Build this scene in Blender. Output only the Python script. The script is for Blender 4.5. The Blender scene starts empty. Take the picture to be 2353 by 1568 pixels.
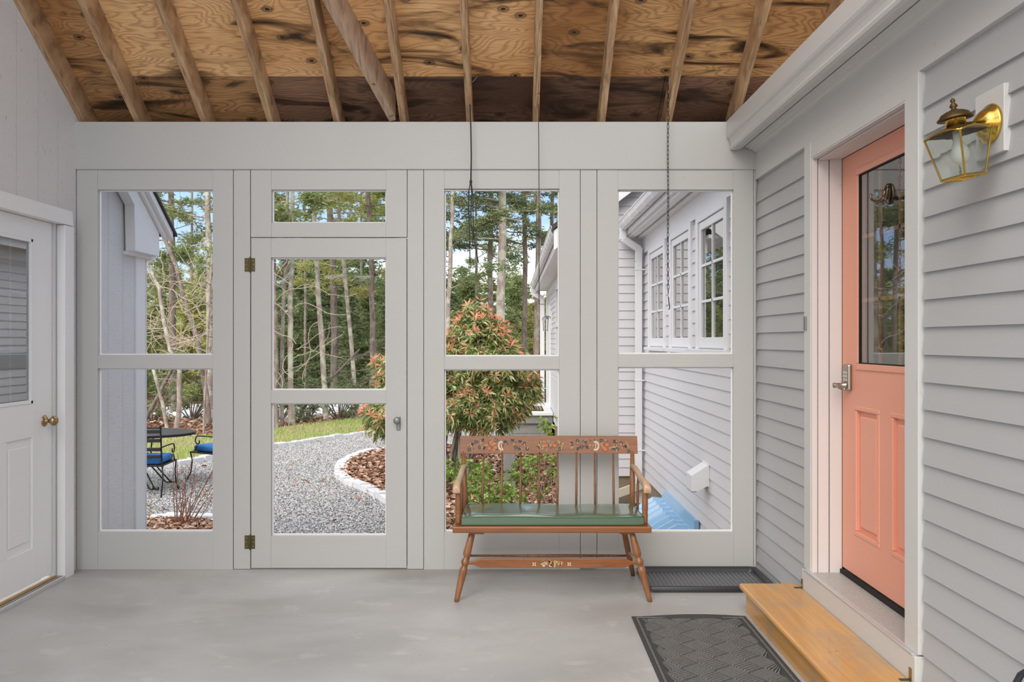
import bpy, bmesh, math, random
import numpy as np
from mathutils import Vector, Matrix
random.seed(7); RNG = np.random.default_rng(11)
C = bpy.context.scene.collection
S = bpy.context.scene
# ------------------------------------------------------------------ camera, sky, sun, exposure
cd = bpy.data.cameras.new('camera'); cam = bpy.data.objects.new('camera', cd); C.objects.link(cam)
cd.sensor_width = 36; cd.lens = 28.304; cd.clip_start = .05; cd.clip_end = 400
cam.location = (0, 0, 1.4); cam.rotation_euler = (math.radians(90), 0, 0)
S.camera = cam
S.view_settings.view_transform = 'Standard'; S.view_settings.look = 'None'
S.view_settings.gamma = 1; S.view_settings.use_curve_mapping = False
S.view_settings.exposure = 1.2
w = bpy.data.worlds.new('sky'); S.world = w; w.use_nodes = True
nt = w.node_tree; nt.nodes.clear()
def wn(t, **k):
    n = nt.nodes.new(t)
    for a, b in k.items(): setattr(n, a, b)
    return n
out = wn('ShaderNodeOutputWorld'); bg = wn('ShaderNodeBackground'); tc = wn('ShaderNodeTexCoord')
sp = wn('ShaderNodeSeparateXYZ'); rp = wn('ShaderNodeValToRGB'); nz = wn('ShaderNodeTexNoise'); mp = wn('ShaderNodeMapping')
mx = wn('ShaderNodeMix', data_type='RGBA'); cr = wn('ShaderNodeValToRGB')
L = nt.links.new
L(tc.outputs['Generated'], sp.inputs[0]); L(sp.outputs['Z'], rp.inputs[0])
rp.color_ramp.elements[0].position = 0.0; rp.color_ramp.elements[0].color = (.46, .53, .62, 1)
rp.color_ramp.elements[1].position = .30; rp.color_ramp.elements[1].color = (.20, .32, .55, 1)
e = rp.color_ramp.elements.new(.12); e.color = (.25, .37, .57, 1)
L(tc.outputs['Generated'], mp.inputs[0]); mp.inputs['Scale'].default_value = (1.0, 1.0, 2.2); mp.inputs['Location'].default_value = (25.9, 13.3, 16.1); mp.inputs['Rotation'].default_value = (0, 0, math.radians(27))
L(mp.outputs[0], nz.inputs['Vector']); nz.inputs['Scale'].default_value = 1.5; nz.inputs['Detail'].default_value = 4
L(nz.outputs['Fac'], cr.inputs[0]); cr.color_ramp.elements[0].position = .40; cr.color_ramp.elements[1].position = .56
L(cr.outputs['Color'], mx.inputs['Factor']); L(rp.outputs['Color'], mx.inputs['A']); mx.inputs['B'].default_value = (.88, .85, .80, 1)
L(mx.outputs['Result'], bg.inputs['Color']); bg.inputs['Strength'].default_value = 1.0
L(bg.outputs[0], out.inputs[0])
sd = bpy.data.lights.new('sun', 'SUN'); sun = bpy.data.objects.new('sun', sd); C.objects.link(sun)
sd.energy = 1.05; sd.angle = math.radians(50); sd.color = (1, .94, .86)
sun.rotation_euler = (math.radians(50), 0, math.radians(-22)); sun.location = (-6, -6, 20)
# ------------------------------------------------------------------ helpers
CX, CY, F = 1176.5, 784.0, 1850.0
def W(x, y, Y):                       # world point of photo position (x, y) at the depth Y it stands at
    return ((x-CX)*Y/F, Y, 1.4-(y-CY)*Y/F)
class MB:
    def __init__(s): s.v=[]; s.f=[]; s.m=[]; s.cur=0
    def add(s, vs, fs):
        o=len(s.v); s.v.extend(vs)
        for f in fs: s.f.append(tuple(i+o for i in f)); s.m.append(s.cur)
        return s
    def box(s, x0,x1,y0,y1,z0,z1):
        return s.add([(x0,y0,z0),(x1,y0,z0),(x1,y1,z0),(x0,y1,z0),(x0,y0,z1),(x1,y0,z1),(x1,y1,z1),(x0,y1,z1)],
          [(0,3,2,1),(4,5,6,7),(0,1,5,4),(1,2,6,5),(2,3,7,6),(3,0,4,7)])
    def prism(s, poly, a, b, axis='y'):   # poly of 2D points extruded along axis from a to b
        def P(p, t):
            if axis=='y': return (p[0], t, p[1])
            if axis=='x': return (t, p[0], p[1])
            return (p[0], p[1], t)
        n=len(poly)
        return s.add([P(p,a) for p in poly]+[P(p,b) for p in poly],
          [tuple(range(n)), tuple(range(2*n-1,n-1,-1))]+[(i,i+n,(i+1)%n+n,(i+1)%n) for i in range(n)])
    def tube(s, pts, r, n=8, cap=True):
        pts=[Vector(p) for p in pts]; k=len(pts)
        if not hasattr(r,'__len__'): r=[r]*k
        vs=[]; up=None
        for i in range(k):
            t=(pts[min(i+1,k-1)]-pts[max(i-1,0)])
            t = t.normalized() if t.length>1e-9 else Vector((0,0,1))
            if up is None:
                up = Vector((0,0,1)) if abs(t.z)<.9 else Vector((1,0,0))
            u=up-t*up.dot(t)
            u = u.normalized() if u.length>1e-6 else t.orthogonal().normalized()
            up=u; v=t.cross(u)
            for j in range(n):
                a=2*math.pi*j/n; vs.append(tuple(pts[i]+(u*math.cos(a)+v*math.sin(a))*r[i]))
        fs=[]
        for i in range(k-1):
            for j in range(n):
                a=i*n+j; b=i*n+(j+1)%n; fs.append((a,b,b+n,a+n))
        if cap: fs.append(tuple(range(n-1,-1,-1))); fs.append(tuple(range((k-1)*n,k*n)))
        return s.add(vs,fs)
    def lathe(s, prof, c=(0,0,0), axis=(0,0,1), n=20):   # prof (radius, height)
        ax=Vector(axis).normalized(); c=Vector(c)
        return s.tube_exact([c+ax*h for r,h in prof],[max(r,1e-4) for r,h in prof],ax,n)
    def tube_exact(s, pts, r, ax, n):
        u=ax.orthogonal().normalized(); v=ax.cross(u); vs=[]
        for p,q in zip(pts,r):
            for j in range(n):
                a=2*math.pi*j/n; vs.append(tuple(p+(u*math.cos(a)+v*math.sin(a))*q))
        fs=[]
        for i in range(len(pts)-1):
            for j in range(n):
                a=i*n+j; b=i*n+(j+1)%n; fs.append((a,b,b+n,a+n))
        fs.append(tuple(range(n-1,-1,-1))); k=len(pts); fs.append(tuple(range((k-1)*n,k*n)))
        return s.add(vs,fs)
    def sphere(s, c, r, n=12, m=8, sc=(1,1,1)):
        vs=[];fs=[]
        for i in range(m+1):
            t=math.pi*i/m
            for j in range(n):
                a=2*math.pi*j/n
                vs.append((c[0]+r*sc[0]*math.sin(t)*math.cos(a),c[1]+r*sc[1]*math.sin(t)*math.sin(a),c[2]+r*sc[2]*math.cos(t)))
        for i in range(m):
            for j in range(n):
                a=i*n+j;b=i*n+(j+1)%n; fs.append((a,a+n,b+n,b))
        return s.add(vs,fs)
    def xf(s, M, start=0):
        s.v[start:]=[tuple(M@Vector(p)) for p in s.v[start:]]; return s
    def mesh(s, name, mats, smooth=False):
        me=bpy.data.meshes.new(name); me.from_pydata(s.v,[],s.f)
        mats = mats if isinstance(mats,(list,tuple)) else [mats]
        for m in mats: me.materials.append(m)
        if len(mats)>1: me.polygons.foreach_set('material_index', s.m)
        if smooth: me.polygons.foreach_set('use_smooth',[True]*len(me.polygons))
        me.update(); return me
    def build(s, name, mats, parent=None, smooth=False, bevel=0, kind=None, label=None, local=False, loc=None):
        bm_fix(me:=s.mesh(name,mats,smooth))
        return link(name, me, parent, bevel, kind, label, local, loc)
def bm_fix(me):
    bm=bmesh.new(); bm.from_mesh(me); bmesh.ops.recalc_face_normals(bm, faces=bm.faces); bm.to_mesh(me); bm.free()
def link(name, me, parent=None, bevel=0, kind=None, label=None, local=False, loc=None):
    o=bpy.data.objects.new(name, me); C.objects.link(o)
    if loc is not None: o.location=loc
    if parent is not None:
        o.parent=parent
        if not local and parent.type=='EMPTY':
            o.matrix_parent_inverse=Matrix.Translation(-Vector(parent.location))
    if bevel:
        b=o.modifiers.new('bevel','BEVEL'); b.width=bevel; b.segments=2; b.limit_method='ANGLE'; b.angle_limit=math.radians(40)
    if kind: o['kind']=kind
    if label: o['label']=label
    return o
def thing(name, label, cat, loc=(0,0,0), rz=0, group=None):
    o=bpy.data.objects.new(name,None); C.objects.link(o); o.location=loc; o.rotation_euler=(0,0,rz); o.empty_display_size=.1
    o['label']=label; o['category']=cat
    if group: o['group']=group
    return o
def struct(name, label, cat, loc=(0,0,0)):
    o=thing(name,label,cat,loc); o['kind']='structure'; return o
def tag(o,label,cat,group=None,kind=None):
    o['label']=label; o['category']=cat
    if group:o['group']=group
    if kind:o['kind']=kind
    return o
def copy_tree(o,parent=None):
    c=o.copy(); C.objects.link(c)
    if parent: c.parent=parent
    for ch in list(o.children): copy_tree(ch,c)
    return c
def np_mesh(name, verts, tris, mats, mi=None, smooth=False):
    me=bpy.data.meshes.new(name); n=len(tris); k=tris.shape[1]
    me.vertices.add(len(verts)); me.vertices.foreach_set('co', verts.astype(np.float32).ravel())
    me.loops.add(n*k); me.loops.foreach_set('vertex_index', tris.astype(np.int32).ravel())
    me.polygons.add(n); me.polygons.foreach_set('loop_start', np.arange(0,n*k,k,dtype=np.int32))
    for m in (mats if isinstance(mats,(list,tuple)) else [mats]): me.materials.append(m)
    if mi is not None: me.polygons.foreach_set('material_index', mi.astype(np.int32))
    if smooth: me.polygons.foreach_set('use_smooth', np.ones(n,bool))
    me.update(); me.validate(); return me
# ------------------------------------------------------------------ materials
def sr(r,g,b):
    f=lambda c:(c/255/12.92) if c/255<=.04045 else ((c/255+.055)/1.055)**2.4
    return (f(r),f(g),f(b),1)
class N:
    def __init__(s,name):
        s.m=bpy.data.materials.new(name); s.m.use_nodes=True; s.t=s.m.node_tree; s.p=s.t.nodes['Principled BSDF']
        s.tc=None
    def n(s,t,**k):
        x=s.t.nodes.new(t)
        for a,b in k.items(): setattr(x,a,b)
        return x
    def l(s,a,b): s.t.links.new(a,b)
    def co(s,scale=(1,1,1)):
        if s.tc is None: s.tc=s.n('ShaderNodeTexCoord')
        m=s.n('ShaderNodeMapping'); s.l(s.tc.outputs['Object'],m.inputs[0]); m.inputs['Scale'].default_value=scale
        return m.outputs[0]
    def noise(s,scale,vec=None,detail=4,dist=0,rough=.5):
        x=s.n('ShaderNodeTexNoise'); s.l(vec if vec else s.co(),x.inputs['Vector'])
        x.inputs['Scale'].default_value=scale; x.inputs['Detail'].default_value=detail; x.inputs['Distortion'].default_value=dist; x.inputs['Roughness'].default_value=rough
        return x.outputs['Fac']
    def ramp(s,fac,stops,interp='LINEAR'):
        r=s.n('ShaderNodeValToRGB'); s.l(fac,r.inputs[0]); r.color_ramp.interpolation=interp
        el=r.color_ramp.elements
        while len(el)<len(stops): el.new(.5)
        for e,(p,c) in zip(el,stops): e.position=p; e.color=c if len(c)==4 else (*c,1)
        return r.outputs['Color']
    def mix(s,fac,a,b,mode='MIX'):
        x=s.n('ShaderNodeMix',data_type='RGBA',blend_type=mode)
        for k,v in (('Factor',fac),('A',a),('B',b)):
            if isinstance(v,(int,float,tuple)): x.inputs[k].default_value=v
            else: s.l(v,x.inputs[k])
        return x.outputs['Result']
    def math(s,op,a,b=None):
        x=s.n('ShaderNodeMath',operation=op)
        for i,v in enumerate((a,b)):
            if v is None: continue
            if isinstance(v,(int,float)): x.inputs[i].default_value=v
            else: s.l(v,x.inputs[i])
        return x.outputs[0]
    def bump(s,h,st=.2,d=.01):
        b=s.n('ShaderNodeBump'); s.l(h,b.inputs['Height']); b.inputs['Strength'].default_value=st; b.inputs['Distance'].default_value=d
        s.l(b.outputs[0],s.p.inputs['Normal'])
    def col(s,c):
        if isinstance(c,tuple): s.p.inputs['Base Color'].default_value=c
        else: s.l(c,s.p.inputs['Base Color'])
    def set(s,**k):
        for a,b in k.items(): s.p.inputs[a.replace('_',' ')].default_value=b
        return s
WH=(1,1,1,1); BK=(0,0,0,1)
def paint(name,c,rough=.5,var=.06,specks=True,bump=.06,scale=(1,1,1),grime=(.45,.42,.36,1),gr=.35):
    x=N(name); d=tuple(v*(1-var) for v in c[:3])+(1,)
    base=x.mix(x.noise(2.5,x.co(scale),5),d,c)
    if specks:
        sm=x.ramp(x.noise(28,x.co((1,1,.6)),3,1.5),[(.715,BK),(.76,WH)])
        base=x.mix(x.math('MULTIPLY',sm,gr),base,grime)
    x.col(base); x.set(Roughness=rough); x.bump(x.noise(90,x.co(scale),3),bump,.004); return x.m
M={}
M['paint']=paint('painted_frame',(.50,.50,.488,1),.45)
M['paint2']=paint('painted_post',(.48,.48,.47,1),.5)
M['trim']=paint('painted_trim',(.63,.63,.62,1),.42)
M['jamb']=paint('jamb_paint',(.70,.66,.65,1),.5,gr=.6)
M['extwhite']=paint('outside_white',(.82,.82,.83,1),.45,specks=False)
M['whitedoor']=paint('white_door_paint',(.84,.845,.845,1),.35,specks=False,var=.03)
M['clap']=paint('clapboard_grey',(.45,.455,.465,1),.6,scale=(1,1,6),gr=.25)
M['clapout']=paint('clapboard_daylit',(.69,.675,.685,1),.6,scale=(1,1,6),gr=.25)  # lighter copy of the house siding, outdoor light put into its colour
x=N('vertical_siding'); b=x.mix(x.noise(3,x.co((1,1,.6)),4),(.66,.65,.655,1),(.72,.71,.715,1))
b=x.mix(x.ramp(x.noise(60,x.co((1,1.5,.5)),4),[(.66,BK),(.74,WH)]),b,(.36,.35,.36,1)); x.col(b); x.set(Roughness=.75)
x.bump(x.noise(38,x.co((1,.35,5)),5,.4),.55,.006); M['siding']=x.m
x=N('concrete_floor')
b=x.mix(x.ramp(x.noise(1.1,x.co((.8,1.3,1)),6,.6),[(.32,WH),(.68,BK)]),(.33,.32,.305,1),(.50,.50,.49,1))
b=x.mix(x.ramp(x.noise(3.4,x.co((.7,1.4,1)),8,.8),[(.52,BK),(.75,WH)]),b,(.43,.42,.40,1))
b=x.mix(x.ramp(x.noise(19,x.co((1,2.2,1)),6,2.),[(.68,BK),(.735,WH)]),b,(.30,.28,.25,1))
b=x.mix(x.ramp(x.noise(5,x.co((1,1.6,1)),8,.5),[(.60,BK),(.80,(.6,.6,.6,1))]),b,(.62,.61,.59,1))
x.col(b); x.set(Roughness=.42); x.bump(x.noise(60,x.co(),4),.06,.004); M['floor']=x.m
def ply(name,light,dark,streak,stain=.6,tone=(.38,.62),thr=.555):
    x=N(name)
    f=x.noise(1.35,x.co((.75,3.0,3.0)),3,.35,.45)
    ln=x.math('PINGPONG',x.math('MULTIPLY',f,36.),.5)
    ln=x.ramp(ln,[(0.0,WH),(.14,(.5,.5,.5,1)),(.32,BK)])
    fine=x.noise(30,x.co((.35,6,6)),3)
    big=x.noise(.8,x.co((.8,1.4,1.4)),3,.3)
    base=x.mix(x.ramp(big,[(tone[0],BK),(tone[1],WH)]),dark,light)
    base=x.mix(x.math('MULTIPLY',ln,.5),base,streak)
    base=x.mix(x.ramp(fine,[(.45,BK),(.8,(.5,.5,.5,1))]),base,streak)
    # sharp blackish stains drawn out along the grain, and knots
    sn=x.noise(1.45,x.co((1.15,5.4,5.4)),5,1.0,.5); base=x.mix(x.ramp(sn,[(thr-.05,BK),(thr+.03,(.7,.7,.7,1))]),base,tuple(v*.42 for v in dark[:3])+(1,)); st=x.ramp(sn,[(thr,BK),(thr+.06,(.6,.6,.6,1)),(thr+.10,WH)])
    base=x.mix(x.math('MULTIPLY',st,stain),base,(.022,.013,.007,1))
    v=x.n('ShaderNodeTexVoronoi'); v.voronoi_dimensions='2D'; x.l(x.co((1.0,2.1,1)),v.inputs['Vector']); v.inputs['Scale'].default_value=2.3; v.inputs['Randomness'].default_value=1
    k=x.ramp(v.outputs['Distance'],[(.0,WH),(.030,WH),(.040,(.2,.2,.2,1)),(.055,(.8,.8,.8,1)),(.10,BK)])
    base=x.mix(k,base,(.045,.022,.010,1))
    x.col(base); x.set(Roughness=.62); x.bump(ln,.1,.003); return x.m
M['ply']=ply('orange_plywood',(.98,.63,.31,1),(.74,.37,.125,1),(.33,.13,.04,1),.95,(.34,.56),.575)
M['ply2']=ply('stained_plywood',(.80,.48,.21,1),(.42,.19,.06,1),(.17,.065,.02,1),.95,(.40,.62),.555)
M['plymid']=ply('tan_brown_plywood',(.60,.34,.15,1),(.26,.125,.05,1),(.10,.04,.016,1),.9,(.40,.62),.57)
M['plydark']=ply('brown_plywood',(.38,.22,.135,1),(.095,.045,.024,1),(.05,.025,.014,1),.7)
def wood(name,a,b,axis='y',rough=.55,knots=True,sc=1.,coat=0,streak=.6):
    x=N(name); s={'x':(.6,9,9),'y':(9,.6,9),'z':(9,9,.6),'yz':(9,.7,.7)}[axis]; s=tuple(v*sc for v in s)
    g=x.noise(4,x.co(s),6,.8,.6); base=x.mix(x.ramp(g,[(.3,BK),(.7,WH)]),a,b)
    d=tuple(v*.42 for v in a[:3])+(1,)
    g2=x.ramp(x.noise(9,x.co(s),4,.4),[(.52,BK),(.7,WH)]); base=x.mix(x.math('MULTIPLY',g2,streak),base,d)
    if knots:
        k=x.ramp(x.noise(9,x.co((1,1,1)),3,1.),[(.70,BK),(.75,WH)]); base=x.mix(k,base,d)
    x.col(base); x.set(Roughness=rough,Coat_Weight=coat); x.bump(g,.12,.003); return x.m
M['rafter']=wood('rafter_wood',(.30,.165,.08,1),(.68,.46,.27,1),'yz',.7,True,1.3,0,.7)
M['brace']=wood('brace_wood',(.40,.26,.17,1),(.56,.41,.30,1),'yz',.7)
M['bench']=wood('bench_maple_brown',(.20,.066,.017,1),(.285,.102,.028,1),'x',.36,False,1,.2,.35)
M['benchleg']=wood('bench_leg_brown',(.22,.085,.03,1),(.33,.145,.058,1),'z',.4,False,1,.2,.5)
M['benchspin']=wood('bench_spindle_brown',(.17,.075,.032,1),(.24,.11,.05,1),'z',.4,False)
M['benchpale']=wood('worn_arm_wood',(.42,.27,.15,1),(.56,.39,.25,1),'y',.4,False,1,.2,.2)
x=N('varnished_pine'); g=x.noise(3.2,x.co((10,.55,10)),6,.9); base=x.mix(x.ramp(g,[(.3,BK),(.72,WH)]),(.54,.27,.075,1),(.66,.36,.12,1))
wr=x.ramp(x.noise(4.2,x.co((1,.8,1)),7,.8,.65),[(.50,BK),(.66,WH)])
base=x.mix(x.math('MULTIPLY',wr,.75),base,(.40,.29,.19,1))
kk=x.ramp(x.noise(11,x.co((1,1,1)),2,.6),[(.735,BK),(.77,WH)]); base=x.mix(kk,base,(.10,.06,.04,1))
x.col(base); x.set(Roughness=.38,Coat_Weight=.25); M['pine']=x.m
x=N('coral_door_paint'); x.col(x.mix(x.noise(3,None,4),(.76,.33,.23,1),(.80,.37,.26,1))); x.set(Roughness=.42); M['coral']=x.m
def plain(name,c,rough=.5,metal=0,bump=0,bs=60,var=0,**k):
    x=N(name)
    if var: x.col(x.mix(x.noise(14,None,4),tuple(v*(1-var) for v in c[:3])+(1,),c))
    else: x.col(c)
    x.set(Roughness=rough,Metallic=metal,**k)
    if bump: x.bump(x.noise(bs,None,4),bump,.004)
    return x.m
M['vinyl']=plain('green_vinyl',(.045,.115,.05,1),.30,0,.08,9,.15,Coat_Weight=1.,Coat_Roughness=.12,Coat_IOR=1.9)
M['piping']=plain('green_piping',(.06,.14,.065,1),.3)
M['brass']=plain('polished_brass',(.72,.48,.11,1),.2,1,0,60,.2)
M['oldbrass']=plain('tarnished_brass',(.16,.10,.04,1),.5,.85,.3,80,.5)
M['hinge']=plain('antique_brass_hinge',(.13,.105,.04,1),.5,.6,.2,120,.4)
M['knob']=plain('satin_brass_knob',(.42,.30,.15,1),.25,1)
M['nickel']=plain('satin_nickel',(.42,.38,.33,1),.32,1)
M['bronze']=plain('bronze_hook_metal',(.22,.16,.12,1),.25,1)
M['galv']=plain('grey_galvanised_latch',(.26,.27,.27,1),.45,.7)
M['iron']=plain('black_iron',(.022,.022,.025,1),.45,.4)
M['rubber']=plain('black_rubber',(.022,.024,.03,1),.38,0,.1)
M['rubber2']=plain('tray_rubber_floor',(.075,.08,.09,1),.3)
M['cord']=plain('dark_cord',(.03,.027,.025,1),.7)
M['string']=plain('grey_cord_top',(.25,.22,.2,1),.7)
M['alu']=plain('aluminium_strip',(.62,.62,.61,1),.4,.5)
M['dark']=plain('dark_gap',(.018,.015,.013,1),.95)
M['gold']=plain('worn_gold_strip',(.55,.33,.12,1),.6,0,0,60,.4)
M['keys']=plain('pale_keys',(.55,.53,.48,1),.5)
def glass(name,tint,rough=.02,ior=1.6):
    x=N(name); x.col(tint); x.set(Roughness=rough,IOR=ior,Coat_Weight=1.,Coat_Roughness=.01,Coat_IOR=1.6); return x.m
M['glassdark']=glass('dark_window_glass',(.03,.035,.03,1),.02,1.75)  # opaque pane, the dark room behind painted into its colour
x=N('door_window_glass'); x.col((.80,.83,.80,1)); x.set(Roughness=.01,IOR=1.8,Transmission_Weight=1.); M['glassdoor']=x.m
M['room']=plain('painted_dim_room',(.13,.135,.12,1),.9)  # colour paints the dimness of the rooms behind the door glass
x=N('bright_window_glass'); x.col((.75,.82,.88,1)); x.set(Roughness=.01,IOR=2.9,Transmission_Weight=1.); M['glasswhite']=x.m
x=N('clear_lantern_glass'); x.col((.93,.97,.94,1)); x.set(Roughness=.02,IOR=1.45,Transmission_Weight=1.); M['clear']=x.m
M['bulb']=plain('frosted_bulb',(.82,.82,.78,1),.35)
# doormat
x=N('charcoal_mat_fibre'); x.col(x.mix(x.noise(140,None,3),(.022,.023,.024,1),(.085,.085,.084,1))); x.set(Roughness=.95); x.bump(x.noise(220,None,3),.8,.004); M['mat']=x.m
x=N('charcoal_mat_ridge'); x.col(x.mix(x.noise(150,None,3),(.07,.07,.068,1),(.22,.215,.205,1))); x.set(Roughness=.95); x.bump(x.noise(220,None,3),.8,.004); M['matridge']=x.m  # lighter than the base so colour carries the shading of the ridge height
def island(name,stops,rough=.8,trans=0,noise=None,spec=.3):
    x=N(name); g=x.n('ShaderNodeNewGeometry'); c=x.ramp(g.outputs['Random Per Island'],stops)
    if noise: c=x.mix(x.ramp(x.noise(noise[0],None,3),[(.35,BK),(.65,WH)]),c,noise[1],'MULTIPLY')
    x.col(c); x.set(Roughness=rough,Specular_IOR_Level=spec)
    if trans:
        t=x.n('ShaderNodeBsdfTranslucent'); x.l(c,t.inputs['Color']); ms=x.n('ShaderNodeMixShader'); ms.inputs[0].default_value=trans
        o=x.t.nodes['Material Output']; x.l(x.p.outputs[0],ms.inputs[1]); x.l(t.outputs[0],ms.inputs[2]); x.l(ms.outputs[0],o.inputs['Surface'])
    return x.m
M['gravelstone']=island('gravel_stones',[(0,(.20,.195,.195,1)),(.3,(.40,.39,.38,1)),(.7,(.56,.55,.54,1)),(.92,(.74,.73,.71,1)),(1,(.46,.34,.26,1))],.9)
M['gravelbed']=plain('gravel_bed',(.36,.35,.34,1),.95,0,.8,60,.4)
M['soil']=plain('leaf_mould_soil',(.15,.075,.042,1),.95,0,.8,30,.5)
M['woodsoil']=plain('pine_needle_floor',(.27,.135,.075,1),.95,0,.8,12,.5)
M['grassbed']=plain('lawn_thatch',(.40,.36,.19,1),.95,0,.6,12,.4)
M['leaf']=island('dry_oak_leaves',[(0,(.18,.085,.05,1)),(.35,(.40,.21,.13,1)),(.7,(.58,.36,.24,1)),(1,(.76,.58,.46,1))],.7,.15)
M['grass']=island('grass_blades',[(0,(.30,.36,.10,1)),(.35,(.46,.47,.19,1)),(.7,(.66,.60,.33,1)),(1,(.76,.66,.44,1))],.8,.2,(1.1,(.75,1,.6,1)))
M['granite']=plain('pale_granite',(.76,.76,.76,1),.85,0,.5,50,.2)
M['granite2']=plain('weathered_granite',(.32,.315,.30,1),.9,0,.6,70,.35)
M['snow']=plain('snow_white',(.88,.90,.93,1),.6,0,.3,6)
M['concretewall']=plain('stained_foundation',(.33,.27,.18,1),.9,0,.3,10,.35)
M['paleboard']=plain('weathered_pale_board',(.62,.59,.47,1),.8,0,.1)
M['shingle']=plain('dark_roof_shingle',(.06,.058,.055,1),.9,0,.5,40)
x=N('blue_cover_plastic'); x.col((.25,.46,.68,1)); x.set(Roughness=.2,Coat_Weight=.3); M['blueplastic']=x.m
M['bluecushion']=plain('blue_fabric',(.03,.19,.50,1),.85,0,.4,70,.3)
def bark(name,a,b,lich=.0,lc=(.55,.55,.42,1)):
    x=N(name); c=x.mix(x.ramp(x.noise(9,x.co((1.5,1.5,.35)),6,.6),[(.35,BK),(.65,WH)]),a,b)
    if lich: c=x.mix(x.math('MULTIPLY',x.ramp(x.noise(3.3,None,6,.5,.7),[(.47,BK),(.57,WH)]),lich),c,lc)
    x.col(c); x.set(Roughness=.95); x.bump(x.noise(14,x.co((2,2,.5)),5),.8,.03); return x.m
M['barkdark']=bark('dark_bark',(.12,.09,.075,1),(.26,.205,.175,1),.5,(.28,.28,.22,1))
M['barkmid']=bark('grey_brown_bark',(.17,.125,.105,1),(.34,.27,.235,1),.6,(.42,.41,.33,1))
M['barkpale']=bark('pale_lichen_bark',(.28,.225,.195,1),(.46,.39,.345,1),.85,(.60,.60,.48,1))
M['twig']=plain('dry_twig',(.36,.26,.18,1),.9,0,0,10,.3)
M['vine']=plain('bare_vine',(.58,.48,.39,1),.9,0,0,10,.2)
M['redtwig']=plain('red_brown_twig',(.27,.13,.085,1),.9)
M['needle']=island('pine_needles',[(0,(.19,.23,.10,1)),(.5,(.38,.42,.19,1)),(1,(.60,.60,.30,1))],.8,.3,(.5,(.6,.75,.6,1)))
M['needledark']=island('dark_spruce_needles',[(0,(.14,.18,.09,1)),(.5,(.28,.33,.17,1)),(1,(.46,.48,.25,1))],.8,.25,(.5,(.6,.75,.6,1)))
M['needlelight']=island('yellow_green_needles',[(0,(.32,.34,.13,1)),(.5,(.58,.56,.22,1)),(1,(.78,.70,.30,1))],.8,.3,(.6,(.65,.8,.6,1)))
M['shrubleaf']=island('shrub_leaves',[(0,(.12,.20,.06,1)),(.4,(.30,.37,.12,1)),(.8,(.55,.57,.25,1)),(1,(.72,.70,.42,1))],.35,.25,None,.5)
M['newgrowth']=island('orange_new_growth',[(0,(.80,.30,.18,1)),(.5,(.90,.45,.30,1)),(1,(.88,.62,.34,1))],.6,.35)
M['bed_leaf']=island('glossy_green_leaves',[(0,(.10,.20,.03,1)),(.5,(.28,.42,.06,1)),(1,(.55,.60,.22,1))],.35,.3,None,.5)

# ================================================================== the setting: porch shell
WY=4.93; FX=-2.67; RX=1.489
def bX(x): return (x-CX)/375.
def bZ(y): return 1.4+(CY-y)/375.
o=MB().box(-2.9,1.9,-1.2,5.02,-.9,0).build('floor',M['floor'],kind='structure',label='smooth grey concrete porch slab with scuffs')
# back wall of screen frames
wb=struct('wall_back','white painted wood screen wall with three tall open bays beside a door','wall',(0,WY,0))
def board(name,x0,x1,y0,y1,f=WY,t=.042,m='paint',par=wb,bev=.0018,label=None):
    return MB().box(bX(x0),bX(x1),f,f+t,bZ(y1),bZ(y0)).build(name,M[m],par,bevel=bev*.5,label=label)
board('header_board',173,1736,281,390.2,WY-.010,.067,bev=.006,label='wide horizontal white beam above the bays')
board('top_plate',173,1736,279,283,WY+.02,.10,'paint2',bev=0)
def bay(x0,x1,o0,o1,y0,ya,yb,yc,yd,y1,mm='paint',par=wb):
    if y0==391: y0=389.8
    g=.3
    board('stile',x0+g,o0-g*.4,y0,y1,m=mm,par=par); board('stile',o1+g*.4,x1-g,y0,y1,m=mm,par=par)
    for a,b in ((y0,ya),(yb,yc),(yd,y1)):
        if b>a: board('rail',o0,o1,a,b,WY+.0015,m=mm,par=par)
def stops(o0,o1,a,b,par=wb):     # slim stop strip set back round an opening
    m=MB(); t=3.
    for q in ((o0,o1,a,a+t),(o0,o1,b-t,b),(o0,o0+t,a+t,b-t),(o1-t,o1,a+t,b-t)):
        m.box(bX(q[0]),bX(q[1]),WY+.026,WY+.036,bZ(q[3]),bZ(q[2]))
    m.build('screen_stop',M['extwhite'],par)  # brighter white stands in for outside light falling on the reveals
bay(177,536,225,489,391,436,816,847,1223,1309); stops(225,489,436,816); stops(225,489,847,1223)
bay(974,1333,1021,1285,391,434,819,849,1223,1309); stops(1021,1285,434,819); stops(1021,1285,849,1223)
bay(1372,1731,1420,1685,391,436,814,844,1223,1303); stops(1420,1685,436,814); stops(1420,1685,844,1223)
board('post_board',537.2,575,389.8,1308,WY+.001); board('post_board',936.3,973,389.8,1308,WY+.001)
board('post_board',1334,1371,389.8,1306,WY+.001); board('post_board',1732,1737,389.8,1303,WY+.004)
bay(576.5,935.3,624,887,391,436,0,0,512,545.2); stops(624,887,436,512)
MB().tube([(bX(1021),WY+.015,bZ(437.5)),(bX(1285),WY+.015,bZ(437.5))],.0045,8).build('curtain_rod',M['trim'],wb)
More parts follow.
